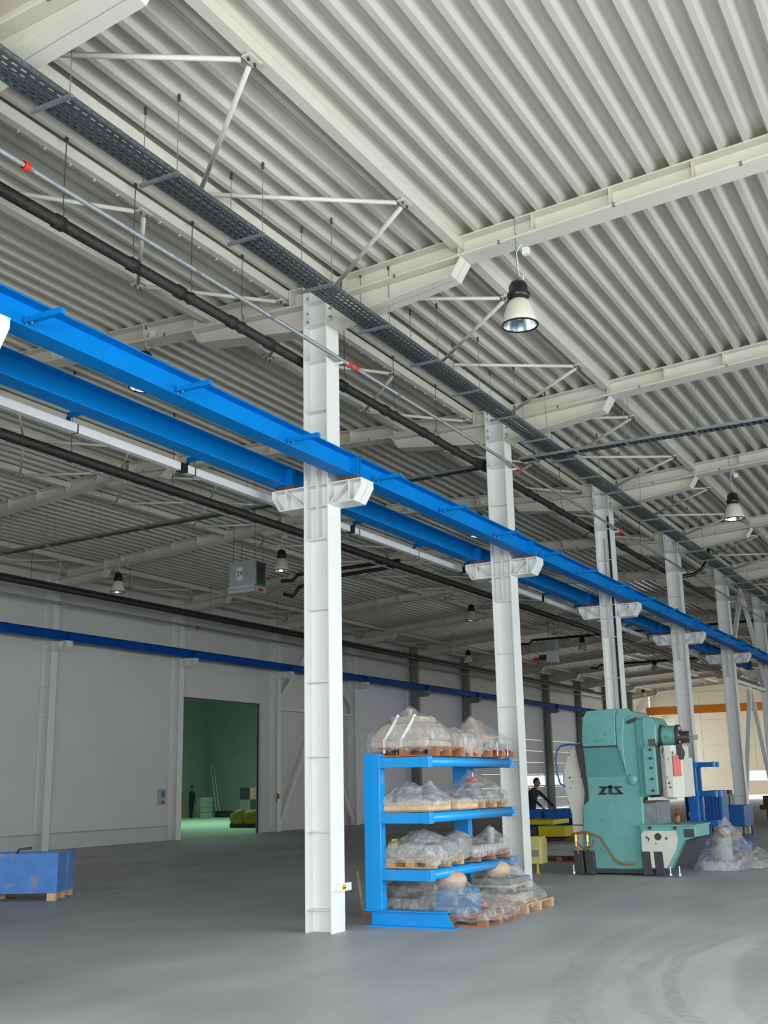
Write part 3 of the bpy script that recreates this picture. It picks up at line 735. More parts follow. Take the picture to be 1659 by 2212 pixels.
# ------------------------------------------------------------------ high-bay lamps
def lamp():
    t = thing('pendant_lamp', 'x', 'lamp', group='high-bay pendant lamps')
    # origin at rim centre
    o = MB().lathe([(.001, .575), (.04, .572), (.088, .548), (.112, .50), (.116, .43), (.135, .405), (.142, .375), (.128, .35), (.105, .325), (.001, .32)], n=28).build('gear_housing', 'blackgloss', t, smooth=True); autosmooth(o, 50)
    o = MB().lathe([(.09, .325), (.115, .31), (.145, .26), (.178, .17), (.20, .08), (.215, .004), (.211, .004), (.196, .08), (.173, .17), (.14, .255), (.08, .31)], n=32).build('reflector', 'rafter', t, smooth=True)
    MB().lathe([(.210, .004), (.194, .08), (.171, .17), (.138, .253), (.07, .305), (.001, .306)], n=32).build('reflector_inside', 'chrome', t, smooth=True, label='mirrored inner face')
    MB().lathe([(.205, -.006), (.220, -.006), (.220, .010), (.205, .010), (.205, -.006)], n=32).build('rim', 'blackgloss', t)
    MB().ball((0, 0, .15), .045, 8, (1, 1, 1.8)).build('bulb', 'white', t, smooth=True)
    rg = MB(); rg.tube([(.018*math.cos(a), 0, .60+.018*math.sin(a)) for a in [2*PI*q/10 for q in range(11)]], .004, 5, cap=False); rg.build('hook', 'dark', t)
    ch = MB()
    for i in range(26):
        z = .625+i*.03; ch.add([], [])
        if i % 2: ch.box(-.006, .006, -.002, .002, z-.017, z+.017)
        else: ch.box(-.002, .002, -.006, .006, z-.017, z+.017)
    ch.build('chain', 'galv', t)
    MB().tube([(.07, 0, .57), (.075, 0, .62), (.03, 0, .64), (.01, .01, .70), (.005, .0, .95), (.06, .02, 1.05), (.10, .03, .98)], .006, 6).build('cable', 'white', t)
    MB().box(.075, .15, .0, .06, .90, .99).build('connection_box', 'white', t)
    MB().box(-.012, .012, -.03, .03, 1.39, 1.50).build('beam_clamp', 'galvdark', t)
    return t
l0 = lamp()
LP = [(2.87, -.14, 6.93, 'nearest high-bay lamp with black top, below the foreground rafter'),
      (-3.08, .05, 7.36, 'high-bay lamp mostly hidden behind the bright blue runway beam'),
      (2.87, 11.86, 6.95, 'high-bay lamp at the right picture edge, second along the middle columns'),
      (-3.08, 12.05, 7.36, 'high-bay lamp behind the blue runway beams left of the second column'),
      (-8.9, 12.3, 7.2, 'high-bay lamp beside the unit heater, left of the foreground column'),
      (-14.6, 12.35, 7.2, 'high-bay lamp near the left wall, leftmost in the picture'),
      (-8.8, 24.2, 7.25, 'high-bay lamp seen just left of the column at the rack'),
      (-8.6, 35.6, 7.25, 'far high-bay lamp just left of the column above the press'),
      (-14.6, 24.6, 7.2, 'far high-bay lamp near the left wall, behind the column at the rack'),
      (-8.7, 47.6, 7.25, 'far high-bay lamp between the third and fourth columns'),
      (-14.6, 36.6, 7.2, 'very far high-bay lamp near the left wall, left of the press top'),
      (-14.6, 66, 7.2, 'farthest high-bay lamp above the left end of the orange crane')]
for i, (x, y, z, lb) in enumerate(LP):
    l = l0 if i == 0 else dup(l0, (x, y, z)); l.location = (x, y, z); l['label'] = lb
    if z > 7.3:
        for c in l.children:
            if c.name.startswith(('chain', 'cable')): c.scale = (1, 1, .46); c.location = (0, 0, .335)
            if c.name.startswith('beam_clamp'): c.location = (0, 0, -.48)
            if c.name.startswith('connection_box'): c.location = (0, 0, -.12)

# ------------------------------------------------------------------ unit heaters
h = thing('unit_heater', 'grey suspended unit heater marked 24 under the left bay roof', 'heater', (-10.48, 12.13, 6.70))
MB().box(0, .85, 0, .52, .20, .86).build('casing', 'greymach', h, bevel=.01)
MB().box(.0, .85, -.01, .50, .0, .17).build('lower_casing', 'greymach', h)
for i in range(2): MB().prism([(-.05, .02+i*.12), (.02, .09+i*.12), (.02, .105+i*.12), (-.05, .04+i*.12)], 'x', .01, .82).build('louvre', 'white', h)
MB().box(.03, .80, -.004, 0, .01, .08).build('outlet', 'dark', h)
MB().box(.25, .45, -.004, -.001, .34, .70).build('number_plate', 'white', h, label='white plate reading 24')
def text_(s, loc, rot, size, m, parent, name='lettering', ext=.003, shear=0, off=0, label=None, sx=1):
    c = bpy.data.curves.new(name, 'FONT'); c.body = s; c.size = size; c.extrude = ext; c.shear = shear; c.offset = off
    c.align_x = 'CENTER'; c.align_y = 'CENTER'; c.materials.append(MT[m])
    o = bpy.data.objects.new(name, c); COL.objects.link(o); o.location = loc; o.rotation_euler = rot; o.scale = (sx, 1, 1)
    if parent: o.parent = parent
    if label: o['label'] = label
    return o
def text(*a, **k):
    o = text_(*a, **k); bpy.context.view_layer.update()
    me = bpy.data.meshes.new_from_object(o.evaluated_get(bpy.context.evaluated_depsgraph_get()))
    n = bpy.data.objects.new('digits', me); COL.objects.link(n); n.parent = o.parent; n.location = o.location; n.rotation_euler = o.rotation_euler; n.scale = o.scale
    bpy.data.objects.remove(o); return n
text('24', (.35, -.006, .52), (PI/2, 0, 0), .20, 'ink', h, ext=.001)
MB().box(.858, .862, .15, .36, .03, .12).build('maker_label', 'red', h, label='red label')
MB().box(.85, .856, .03, .50, .18, .84).build('side_frame', 'galv', h); MB().box(.856, .859, .08, .45, .22, .80).build('side_grille', 'dark', h)
for x, y in ((.08, .08), (.78, .08), (.78, .45), (.08, .45)): MB().tube([(x, y, .86), (x, y, T(-10)-6.70)], .008, 5).build('hanger_rod', 'dark', h)
h2 = thing('unit_heater', 'far suspended heater with pale lit face behind the second column', 'heater', (-8.45, 30.6, 6.3))
MB().box(0, .35, 0, .5, .45, .95).build('casing', 'greymach', h2); MB().box(0, .35, -.02, .5, 0, .43).build('lower_casing', 'white', h2)
MB().box(-.35, 0, .1, .4, .1, .3).build('fan_housing', 'dark', h2); MB().box(-.62, -.40, .1, .3, .1, .2).build('valve', 'red', h2)
for x in (.05, .3): MB().tube([(x, .2, .95), (x, .2, T(-8)-6.3+.16)], .01, 5).build('hanger_rod', 'dark', h2)

# ------------------------------------------------------------------ overhead crane far away
oc = thing('overhead_crane', 'orange overhead travelling crane near the far wall', 'crane')
MB().box(-16.9, -.8, 74.6, 75.0, 6.42, 7.02).build('bridge_girder', 'orange', oc)
MB().prism([(-16.9, 6.42), (-16.9, 6.42), (-16.2, 7.02), (-17.2, 7.02)], 'y', 74.55, 75.05) 
for x in (-17.1, -.75): MB().box(x-.12, x+.12, 73.8, 75.8, 6.30, 6.48).build('end_carriage', 'orange', oc)
MB().box(-15.8, -.9, 74.6, 74.64, 7.03, 7.12).build('power_rail', 'white', oc)
lp = MB().box(-7.9, -6.3, 74.57, 74.595, 6.5, 6.92).build('name_plate', 'white', oc, label='pale name plate')
text('ABUS', (-7.1, 74.56, 6.7), (PI/2, 0, 0), .5, 'tabblue', oc)

# ------------------------------------------------------------------ blue cantilever rack in the foreground
def cantilever(t, m, x0=.18, x1=1.10, ya=.66, yb=3.25, tops=(1.985, 1.32, .655), base=True):
    for y in (ya, yb):
        MB().box(x0, x0+.22, y-.002, y+.13, .19, 2.035).build('upright', m, t, bevel=.006)
        MB().box(x0-.002, x0+.13, y-.006, y, .19, 2.03).build('upright_face', m, t)
        b = MB(); b.prism([(x0+.04, .014), (1.33, .014), (1.23, .176), (x0+.04, .176)], 'y', y+.06, y+.075)
        bs = b.build('base_web', m, t)
        MB().prism([(x0-.02, 0), (1.38, 0), (1.36, .014), (x0-.02, .014)], 'y', y-.02, y+.16).build('base_bottom_flange', m, t)
        MB().prism([(x0-.02, .176), (1.25, .176), (1.24, .19), (x0-.02, .19)], 'y', y-.02, y+.16).build('base_top_flange', m, t)
        for z in tops:
            MB().box(x0+.20, 1.0, y, y+.09, z-.125, z).build('arm', m, t, bevel=.006)
            MB().box(1.0, 1.09, y-.01, y+.10, z-.13, z+.004).build('arm_end', m, t, bevel=.006)
    for z in tops:
        MB().tube([(1.04, ya+.1, z-.06), (1.04, yb, z-.06)], .06, 14).build('front_tube', m, t, smooth=True)
        MB().box(x0+.22, x0+.28, ya+.12, yb, z-.09, z-.02).build('rear_rail', m, t)
rk = thing('cantilever_rack', 'bright blue cantilever rack loaded with wrapped parts behind the foreground column', 'rack')
cantilever(rk, 'rackblue')
rk2 = thing('cantilever_rack', 'empty deep blue rack behind the press, arms pointing right', 'rack', (.75, 13.3, 0))
def rack2(t, m):
    for y in (0, .42):
        MB().box(.30, .50, y, y+.12, .1, 1.99).build('upright', m, t)
        MB().box(.10, .95, y, y+.12, 0, .10).build('base_beam', m, t)
        for z in (1.99, 1.37, .76):
            MB().box(.50, .88, y, y+.09, z-.10, z).build('arm', m, t)
            MB().box(.88, .92, y-.01, y+.1, z-.11, z+.01).build('arm_end', 'rackblue', t)
            MB().box(.50, .55, y-.008, y, z-.11, z+.01).build('arm_plate', 'rackblue', t)
    MB().box(.49, .503, -.004, .0, .1, 1.99).build('upright_edge', 'rackblue', t)
    for z in (1.99, 1.37, .76): MB().box(.52, .58, .1, .42, z-.1, z-.03).build('rail', m, t)
    MB().box(-.42, .30, 0, .12, .66, .74).build('lower_beam', m, t)
    MB().box(-.42, -.14, 0, .12, .10, 1.22).build('post', 'rackblue', t)
    MB().box(-.45, .12, -.05, .2, 0, .10).build('foot_beam', m, t)
rack2(rk2, 'tabblue')

# pallets
def pallet(name, label, x, y, z, lx, ly, m='wood', h=.115, cat='pallet', group=None):
    t = thing(name, label, cat, (x, y, z), 0, group)
    bw = .09
    for i, yy in enumerate((0, ly/2-bw/2, ly-bw)):
        MB().box(0, lx, yy, yy+bw, 0, .018).build('board', m, t)
        for xx in (0, lx/2-.06, lx-.12): MB().box(xx, xx+.12, yy, yy+bw, .018, h-.02).build('block', m, t)
    n = max(4, int(lx/.13))
    for i in range(n):
        xx = i*(lx-.10)/(n-1); MB().box(xx, xx+.10, 0, ly, h-.02, h).build('deck_board', m, t)
    return t
# wrapped loads: cores + tented plastic film
def tent(name, x0, x1, y0, y1, z0, peaks, m='film', parent=None, amp=.03, seed=1, hang=.10, n=44, rim=.10, flare=.04):
    vs_, fs = [], []
    cx, cy = (x0+x1)/2, (y0+y1)/2; hx, hy = (x1-x0)/2, (y1-y0)/2
    K = n+1
    for j in range(-3, K+3):
        for i in range(-3, K+3):
            ii, jj = min(max(i, 0), n), min(max(j, 0), n)
            u, v = ii/n*2-1, jj/n*2-1
            # rounded rectangle mapping
            uu, vv = u*math.sqrt(1-v*v*.22), v*math.sqrt(1-u*u*.22)
            x, y = cx+uu*hx, cy+vv*hy
            z = rim
            for px, py, h, r in peaks:
                d = math.hypot(x-px, y-py); k = max(0, 1-d/r); z = max(z, rim+(h-rim)*k*(.42+.58*k))
            nz = noise.noise(Vector((x*5+seed, y*5, seed))); nr = abs(noise.noise(Vector((x*9+seed, y*9, seed*2.))))
            edge = 1-max(abs(u), abs(v))**4
            z += amp*(nz*1.3+.7-nr*1.5)*(.3+.7*edge)
            ring = max(-i, i-n, -j, j-n, 0)
            if ring:
                s = ring/3
                q = noise.noise(Vector((x*7, y*7, seed+3)))
                z = z*(1-s)+(-hang*(.45+.9*abs(q)))*s if True else z
                ox, oy = uu, vv; l = math.hypot(ox, oy)
                x += ox/l*(flare*math.sin(s*PI*.8)+.02*q*s); y += oy/l*(flare*math.sin(s*PI*.8)+.02*q*s)
                z = max(z, -z0+.012) if z0 < .3 else z
            vs_.append((x, y, z0+z))
    W_ = K+6
    for j in range(W_-1):
        for i in range(W_-1): fs.append((j*W_+i, j*W_+i+1, (j+1)*W_+i+1, (j+1)*W_+i))
    mb = MB().add(vs_, fs)
    return mb.build(name, m, parent, smooth=True)
def lump(parts, name, m, parent, label=None, smooth=False, bevel=.012):
    mb = MB()
    for p in parts:
        k = p[0]
        if k == 'b': mb.box(*p[1:])
        elif k == 'f':   # frustum x0,x1,y0,y1,z0,z1,inset
            x0, x1, y0, y1, z0, z1, a = p[1:]
            mb.add([(x0,y0,z0),(x1,y0,z0),(x1,y1,z0),(x0,y1,z0),(x0+a,y0+a,z1),(x1-a,y0+a,z1),(x1-a,y1-a,z1),(x0+a,y1-a,z1)],
                   [(3,2,1,0),(4,5,6,7),(0,1,5,4),(1,2,6,5),(2,3,7,6),(3,0,4,7)])
        elif k == 'c': mb.tube([p[1], p[2]], p[3], 16)
        elif k == 's': mb.ball(p[1], p[2], 10, p[3])
    o = mb.build(name, m, parent, bevel=bevel if not smooth else 0, label=label, smooth=smooth)
    return o
G = 'film-wrapped machine parts on the blue rack'
zt = 1.995
# top shelf, left load
pallet('pallet', 'pallet under the tall cream part on the top shelf', .22, .78, zt, .92, .80, 'wooddark')
L1 = thing('wrapped_part', 'tall cream casting with two white straps under film, top shelf left', 'machine part', group=G)
lump([('b', .20, 1.00, .80, 1.50, zt+.115, zt+.20), ('f', .18, 1.05, .80, 1.50, zt+.20, zt+.42, .14), ('b', .42, .86, .95, 1.35, zt+.42, zt+.50), ('c', (.62, 1.1, zt+.5), (.62, 1.1, zt+.60), .03)], 'casting', 'creamcast', L1)
for x in (.42, .66): MB().bar((x-.02, .80, zt+.20), (x+.10, .97, zt+.52), .012, .035).build('strap', 'white', L1, label='white strap'); 
for x in (.42, .66): MB().box(x-.035, x, .785, .795, zt+.05, zt+.22).build('strap', 'white', L1, label='white strap')
tent('plastic_film', .13, 1.10, .74, 1.60, zt+.115, [(.62, 1.1, .53, .78), (.85, 1.2, .42, .5), (.45, 1.05, .42, .5)], 'filmclear', L1, .018, 3, .07, rim=.12)
# crumpled film front end
pallet('pallet', 'pale wooden pallet end under crumpled film, top shelf middle', .55, 1.62, zt, .54, .62, 'wood')
L2 = thing('wrapped_part', 'low boxy part under crumpled film in the middle of the top shelf', 'machine part', group=G)
lump([('b', .60, 1.06, 1.66, 2.18, zt+.115, zt+.24), ('b', .66, .98, 1.72, 2.1, zt+.24, zt+.30)], 'casting', 'creamcast', L2)
tent('plastic_film', .52, 1.14, 1.60, 2.24, zt+.115, [(.85, 1.85, .27, .6), (1.02, 2.1, .24, .3), (.70, 1.72, .24, .3)], 'film', L2, .03, 8, .14, rim=.13)
# top shelf right load
pallet('pallet', 'reddish pallet at the right end of the top shelf', .45, 2.36, zt, .72, .90, 'wooddark')
L3 = thing('wrapped_part', 'pinkish pointed bundle on green base under film, top shelf right', 'machine part', group=G)
lump([('b', .48, 1.15, 2.40, 3.22, zt+.115, zt+.19)], 'base_plate', 'greycast', L3)
lump([('f', .52, .98, 2.42, 2.95, zt+.19, zt+.48, .17), ('s', (.76, 2.66, zt+.47), .07, (1, 1, 1.2))], 'paper_bundle', 'pink', L3, 'pinkish brown wrapping')
for y in (2.62, 2.98): MB().box(1.155, 1.16, y, y+.03, zt+.02, zt+.20).build('strap', 'white', L3)
tent('plastic_film', .40, 1.20, 2.30, 3.30, zt+.115, [(.76, 2.66, .47, .75)], 'filmclear', L3, .012, 5, .05, rim=.09)
# second shelf
zt = 1.33
bx = thing('wooden_box', 'pale wooden tray box on the second shelf, left', 'box', (0, 0, 0))
for a in ((.38, 1.02, .76, .79, zt, zt+.115), (.38, 1.02, 1.36, 1.39, zt, zt+.115), (.38, .41, .79, 1.36, zt, zt+.115), (.99, 1.02, .79, 1.36, zt, zt+.115), (.38, 1.02, .76, 1.39, zt, zt+.02)):
    MB().box(*a).build('side_board', 'woodpale', bx)
L4 = thing('wrapped_part', 'grey lumpy part under shiny film in the box on the second shelf', 'machine part', group=G)
lump([('s', (.62, 1.05, zt+.17), .20, (1.15, 1, .85)), ('s', (.86, 1.12, zt+.16), .15, (1, 1, 1))], 'casting', 'greycast', L4, smooth=True)
tent('plastic_film', .33, 1.10, .74, 1.44, zt+.115, [(.60, 1.05, .27, .50), (.88, 1.1, .26, .30)], 'film', L4, .035, 12, .06, rim=.03)
bx2 = dup(bx, (0.05, .72, 0), label='pale wooden tray box on the second shelf, middle')
L4b = thing('wrapped_part', 'low part under crumpled film in the middle box of the second shelf', 'machine part', group=G)
lump([('b', .5, 1.0, 1.55, 2.05, zt+.03, zt+.14)], 'casting', 'creamcast', L4b)
tent('plastic_film', .43, 1.10, 1.47, 2.14, zt+.115, [(.70, 1.8, .10, .5)], 'film', L4b, .03, 15, .05, rim=.03)
pallet('pallet', 'pallet under the red-topped part on the second shelf', .50, 2.25, zt, .58, .85, 'wood')
L5 = thing('wrapped_part', 'pointed green part with red top under film, second shelf right', 'machine part', group=G)
lump([('b', .55, 1.05, 2.3, 3.05, zt+.115, zt+.17), ('c', (.78, 2.6, zt+.17), (.78, 2.6, zt+.34), .11)], 'casting', 'greycast', L5)
lump([('c', (.78, 2.6, zt+.34), (.78, 2.6, zt+.40), .08)], 'red_cap', 'red', L5, 'red cap')
lump([('c', (.78, 2.6, zt+.40), (.78, 2.6, zt+.47), .018)], 'spindle', 'silver', L5)
tent('plastic_film', .44, 1.12, 2.18, 3.12, zt+.115, [(.78, 2.6, .40, .70)], 'filmclear', L5, .02, 21, .08, rim=.05)
# third shelf
zt = .665
pallet('pallet', 'pallet under the bulky bundle on the third shelf, left', .40, .78, zt, .66, .86, 'wood')
L6 = thing('wrapped_part', 'bulky round grey bundle under cloudy film on the third shelf, left', 'machine part', group=G)
lump([('s', (.72, 1.15, zt+.27), .20, (1.2, 1.3, .85)), ('b', .45, 1.02, .9, 1.55, zt+.115, zt+.22), ('c', (.95, .95, zt+.2), (.95, 1.5, zt+.25), .09)], 'casting', 'greycast', L6, bevel=0)
tent('plastic_film', .38, 1.13, .72, 1.72, zt+.115, [(.72, 1.15, .33, .75), (1.0, 1.5, .27, .45), (.55, .95, .24, .35)], 'film', L6, .04, 31, .09, rim=.10)
yl = thing('drum', 'small yellow container at the left end of the third shelf', 'container', (.33, .98, zt))
MB().box(0, .12, 0, .3, 0, .30).build('body', 'yellow', yl, bevel=.015); MB().box(.02, .10, .05, .25, .30, .33).build('lid', 'paleyellow', yl)
pallet('pallet', 'pallet under the two-humped bundle, third shelf right', .50, 2.0, zt, .60, 1.05, 'wooddark')
L7 = thing('wrapped_part', 'two-humped grey bundle under film on the third shelf, right', 'machine part', group=G)
lump([('s', (.66, 2.3, zt+.22), .17, (1.2, 1.2, .9)), ('c', (.93, 2.8, zt+.12), (.93, 2.8, zt+.40), .05), ('b', .55, 1.05, 2.05, 3.0, zt+.115, zt+.19)], 'casting', 'greymach', L7, bevel=0)
tent('plastic_film', .44, 1.14, 1.94, 3.14, zt+.115, [(.66, 2.3, .27, .55), (.93, 2.8, .31, .40)], 'film', L7, .025, 41, .09, rim=.08)
# on the floor under the rack
pallet('pallet', 'reddish pallet on the floor under the rack, front right', .62, .98, 0, 1.0, .95, 'wooddark', h=.12)
L8 = thing('wrapped_part', 'brown paper lump on blue motor under film, on floor pallet', 'machine part')
lump([('c', (.85, 1.35, .27), (1.35, 1.35, .27), .15), ('b', .85, 1.3, 1.15, 1.55, .12, .2)], 'motor', 'bluecast', L8, 'blue motor body')
lump([('s', (1.02, 1.30, .50), .16, (1.35, 1.1, .75))], 'paper_lump', 'pink', L8, 'crumpled brown paper', smooth=True)
lump([('c', (1.5, 1.2, .24), (1.54, 1.2, .24), .04)], 'red_cap', 'redlabel', L8)
tent('plastic_film', .60, 1.70, .92, 1.95, .12, [(1.02, 1.30, .56, .66), (1.4, 1.4, .24, .5)], 'filmclear', L8, .03, 51, .08, rim=.08, flare=.05)
pallet('pallet', 'pale pallet on the floor at the right end of the rack', .55, 2.45, 0, 1.0, 1.0, 'wood', h=.12)
L9 = thing('wrapped_part', 'brown bundle on cream and green plates under film, floor right', 'machine part')
lump([('b', .65, 1.35, 2.5, 3.2, .12, .22), ('b', .75, 1.32, 2.5, 3.2, .30, .34)], 'cream_plate', 'creamcast', L9)
lump([('b', .75, 1.32, 2.5, 3.2, .34, .42), ('b', .85, .95, 2.6, 3.1, .22, .30)], 'green_plate', 'greycast', L9, 'green plate')
lump([('s', (1.02, 2.75, .52), .15, (1.3, 1.2, .8))], 'paper_lump', 'pink', L9, 'brown paper bundle', smooth=True)
tent('plastic_film', .56, 1.52, 2.30, 3.42, .12, [(1.02, 2.75, .56, .60), (1.1, 3.1, .55, .45)], 'filmclear', L9, .03, 61, .08, rim=.08)
pallet('pallet', 'dark pallet on the floor behind the left foot of the rack', -.28, 1.35, 0, .95, 1.1, 'wooddark', h=.12)
L10 = thing('wrapped_part', 'low grey and beige heap under film behind the rack upright', 'machine part')
lump([('b', -.2, .5, 1.45, 2.3, .12, .24), ('s', (.1, 1.8, .32), .2, (1.3, 1.2, .6))], 'casting', 'greycast', L10, bevel=0)
lump([('b', .0, .5, 1.9, 2.3, .26, .46)], 'beige_part', 'creamcast', L10)
tent('plastic_film', -.32, .66, 1.30, 2.44, .12, [(.1, 1.8, .40, .7), (.35, 2.1, .42, .5)], 'film', L10, .04, 71, .08, rim=.10)
sk = tag(MB().bar((-.36, 1.52, .0), (-.50, 1.62, .55), .03, .03).build('wooden_stick', 'woodpale'), 'pale stick leaning at the pallet left of the rack upright', 'stick')

# ------------------------------------------------------------------ the press
PY = 8.55
pr_ = thing('press', 'large teal press with black lettering on its side and cream flywheel guard', 'press', (0, PY, 0))
def pz(poly, a, b, name, m, bevel=.012, label=None, parent=None): return MB().prism(poly, 'y', a, b).build(name, m, parent or pr_, bevel=bevel, label=label)
pz([(.23, .10), (.28, 1.20), (.40, 1.31), (.385, 1.75), (.35, 2.25), (.36, 2.55), (.41, 2.78), (.46, 2.91), (1.10, 2.92), (1.32, 2.88), (1.36, 2.72), (1.50, 2.74), (1.58, 2.60), (1.56, 1.36), (1.42, 1.33), (1.40, .10)], 0, 1.15, 'frame', 'teal', .03)
cv = [(.375, 2.27), (.375, 2.50), (.40, 2.68), (.43, 2.82), (.49, 2.915), (1.06, 2.93), (1.02, 2.75), (1.01, 2.27)]
pz(cv, -.07, .0, 'top_cover', 'teal', .012)
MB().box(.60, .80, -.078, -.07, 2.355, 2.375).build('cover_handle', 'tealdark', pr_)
MB().box(.37, 1.02, -.045, -.0, 2.245, 2.27).build('cover_gap', 'dark', pr_)
pz([(1.02, 2.27), (1.02, 2.75), (1.07, 2.93), (1.28, 2.93), (1.36, 2.80), (1.20, 2.74), (1.14, 2.3), (1.17, 1.72), (1.10, 2.0)], -.05, 0, 'side_rib', 'teal', .02)
MB().prism([(1.22, 2.70), (1.40, 2.76), (1.38, 2.68), (1.24, 2.64)], 'y', -.03, .02).build('recess', 'dark', pr_)
MB().lathe([(.001, -.05), (.085, -.05), (.10, -.03), (.10, 0)], (1.26, -.0, 1.66), 'y', 24).build('bearing_cap', 'teal', pr_, smooth=True)
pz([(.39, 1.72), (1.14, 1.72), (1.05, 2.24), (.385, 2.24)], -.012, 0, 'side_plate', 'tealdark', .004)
# guide block with bolts
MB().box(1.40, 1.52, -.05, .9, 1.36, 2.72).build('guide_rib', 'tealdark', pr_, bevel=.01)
MB().box(1.50, 1.74, -.10, .85, 1.38, 2.22).build('guide_block', 'teal', pr_, bevel=.02)
for z in (1.46, 1.66, 1.85, 2.02, 2.17): MB().lathe([(.001, -.03), (.028, -.03), (.028, 0)], (1.65, -.10, z), 'y', 6).build('bolt', 'dark', pr_)
pz([(1.50, 2.22), (1.50, 2.70), (1.56, 2.78), (1.70, 2.74), (1.78, 2.60), (1.76, 2.30), (1.68, 2.20)], -.06, .85, 'shaft_head', 'teal', .03)
MB().box(1.62, 1.74, -.07, -.05, 2.24, 2.36).build('oil_recess', 'iron', pr_)
def xc(x0, x1, r, name, m, z=2.42, y=.25, n=28):
    o = MB().lathe([(.001, x0), (r, x0), (r, x1), (.001, x1)], (0, y, z), 'x', n).build(name, m, pr_, smooth=True); autosmooth(o); return o
xc(1.74, 1.82, .20, 'shaft_collar', 'dark'); xc(1.82, 2.06, .175, 'shaft_housing', 'teal'); xc(2.06, 2.12, .19, 'end_flange', 'dark')
xc(2.12, 2.30, .11, 'hub', 'iron', z=2.38); xc(2.30, 2.44, .018, 'stub_rod', 'silver', z=2.40); xc(2.30, 2.44, .018, 'stub_rod', 'silver', z=2.35)
for a in range(6): MB().box(2.115, 2.14, .25+.14*math.cos(a*PI/3)-.02, .25+.14*math.cos(a*PI/3)+.02, 2.42+.14*math.sin(a*PI/3)-.02, 2.42+.14*math.sin(a*PI/3)+.02).build('flange_bolt', 'silver', pr_)
pz([(2.06, 2.26), (2.14, 2.26), (2.20, 2.10), (2.16, 1.98), (2.10, 2.0)], .0, .2, 'lifting_lug', 'dark', .01)
# ram
MB().box(1.74, 1.80, -.04, .8, 1.36, 2.2).build('guide_gap', 'dark', pr_)
MB().prism([(1.80, -.02), (1.90, -.10), (2.02, -.10), (2.12, .05), (2.12, .75), (1.80, .75)], 'z', 1.33, 2.24).build('ram', 'cream', pr_, bevel=.01)
MB().prism([(1.92, -.02), (2.16, .10), (2.18, .75), (1.92, .75)], 'z', 1.34, 2.02).build('ram_side', 'cream', pr_)
MB().prism([(2.035, -.098), (2.125, .035), (2.145, .03), (2.05, -.112)], 'z', 1.70, 2.06).build('red_sign', 'redlabel', pr_, label='faded red sign on the ram')
MB().box(1.52, 1.86, -.03, .7, 1.29, 1.345).build('ram_foot', 'cream', pr_)
MB().box(1.46, 1.60, .0, .7, 1.25, 1.30).build('scraper', 'rust', pr_)
# column throat
MB().box(1.40, 1.66, .12, .9, .84, 1.27).build('throat_block', 'greycast', pr_, bevel=.02)
# flywheel guard
g = [(.40, 2.36), (.20, 2.34), (.10, 2.26), (.0, 2.12), (-.08, 1.92), (-.12, 1.70), (-.10, 1.48), (-.04, 1.28), (.02, 1.06), (.03, .60), (.06, .12), (.30, .12), (.30, 1.3), (.36, 1.5), (.30, 1.9), (.34, 2.2)]
pz(g, .10, .85, 'flywheel_guard', 'cream', .03)
MB().prism([(.20, 2.30), (.40, 2.36), (.40, 1.3), (.30, 1.2), (.34, 1.45), (.30, 1.7), (.24, 2.0)], 'y', .02, .12).build('guard_gap', 'dark', pr_)
MB().box(.05, .29, .085, .10, .85, .87).build('guard_seam', 'dark', pr_)
MB().tube([(.38, .08, 2.30), (.05, .08, 2.32), (-.10, .08, 2.30), (-.18, .08, 2.22), (-.22, .08, 2.05), (-.20, .08, 1.80), (-.16, .08, 1.62), (-.06, .08, 1.56)], .018, 8).build('lubrication_pipe', 'tabblue', pr_, smooth=True)
# bed
pz([(1.36, .12), (1.36, .86), (2.34, .86), (2.34, .66), (2.12, .60), (1.86, .12)], -.12, .95, 'bed', 'teal', .02)
pz([(1.38, .18), (1.38, .70), (1.44, .77), (2.0, .77), (2.03, .64), (1.98, .45), (1.80, .15), (1.50, .15)], -.135, -.12, 'bed_cover', 'cream', 0)
MB().lathe([(.001, -.142), (.062, -.142), (.062, -.13)], (1.68, 0, .67), 'y', 20).build('bed_hole', 'dark', pr_)
MB().box(2.14, 2.32, -.13, -.11, .66, .80).build('bed_window', 'dark', pr_)
pz([(2.12, .60), (2.34, .64), (2.06, .12), (1.86, .12)], .10, .8, 'bed_shade_solid', 'dark', 0)  # dark solid put in for the shade under the sloped bed end
MB().box(1.34, 2.36, -.14, .95, .845, .875).build('bolster', 'teal', pr_, bevel=.006)
for x in (1.55, 2.0): MB().lathe([(.001, .0), (.03, .0), (.03, -.012)], (x, -.145, .82), 'y', 10).build('bolt_hole', 'dark', pr_)
# feet and sole
MB().box(.20, 1.50, .02, 1.1, .03, .12).build('sole', 'dark', pr_)
for x, hgt in ((.13, .38), (.33, .38), (1.38, .38), (1.60, .36)):
    f_ = MB().prism([(x, .02), (x+.16, .02), (x+.14, .42), (x-.02, .42)], 'y', -.14, -.02).build('foot_bracket', 'dark', pr_, bevel=.008)
for x in (.10, 1.86, 2.02): MB().lathe([(.001, .02), (.03, .02), (.03, .06), (.014, .06), (.014, .18), (.001, .18)], (x, -.16, 0), 'z', 12).build('levelling_screw', 'silver', pr_)
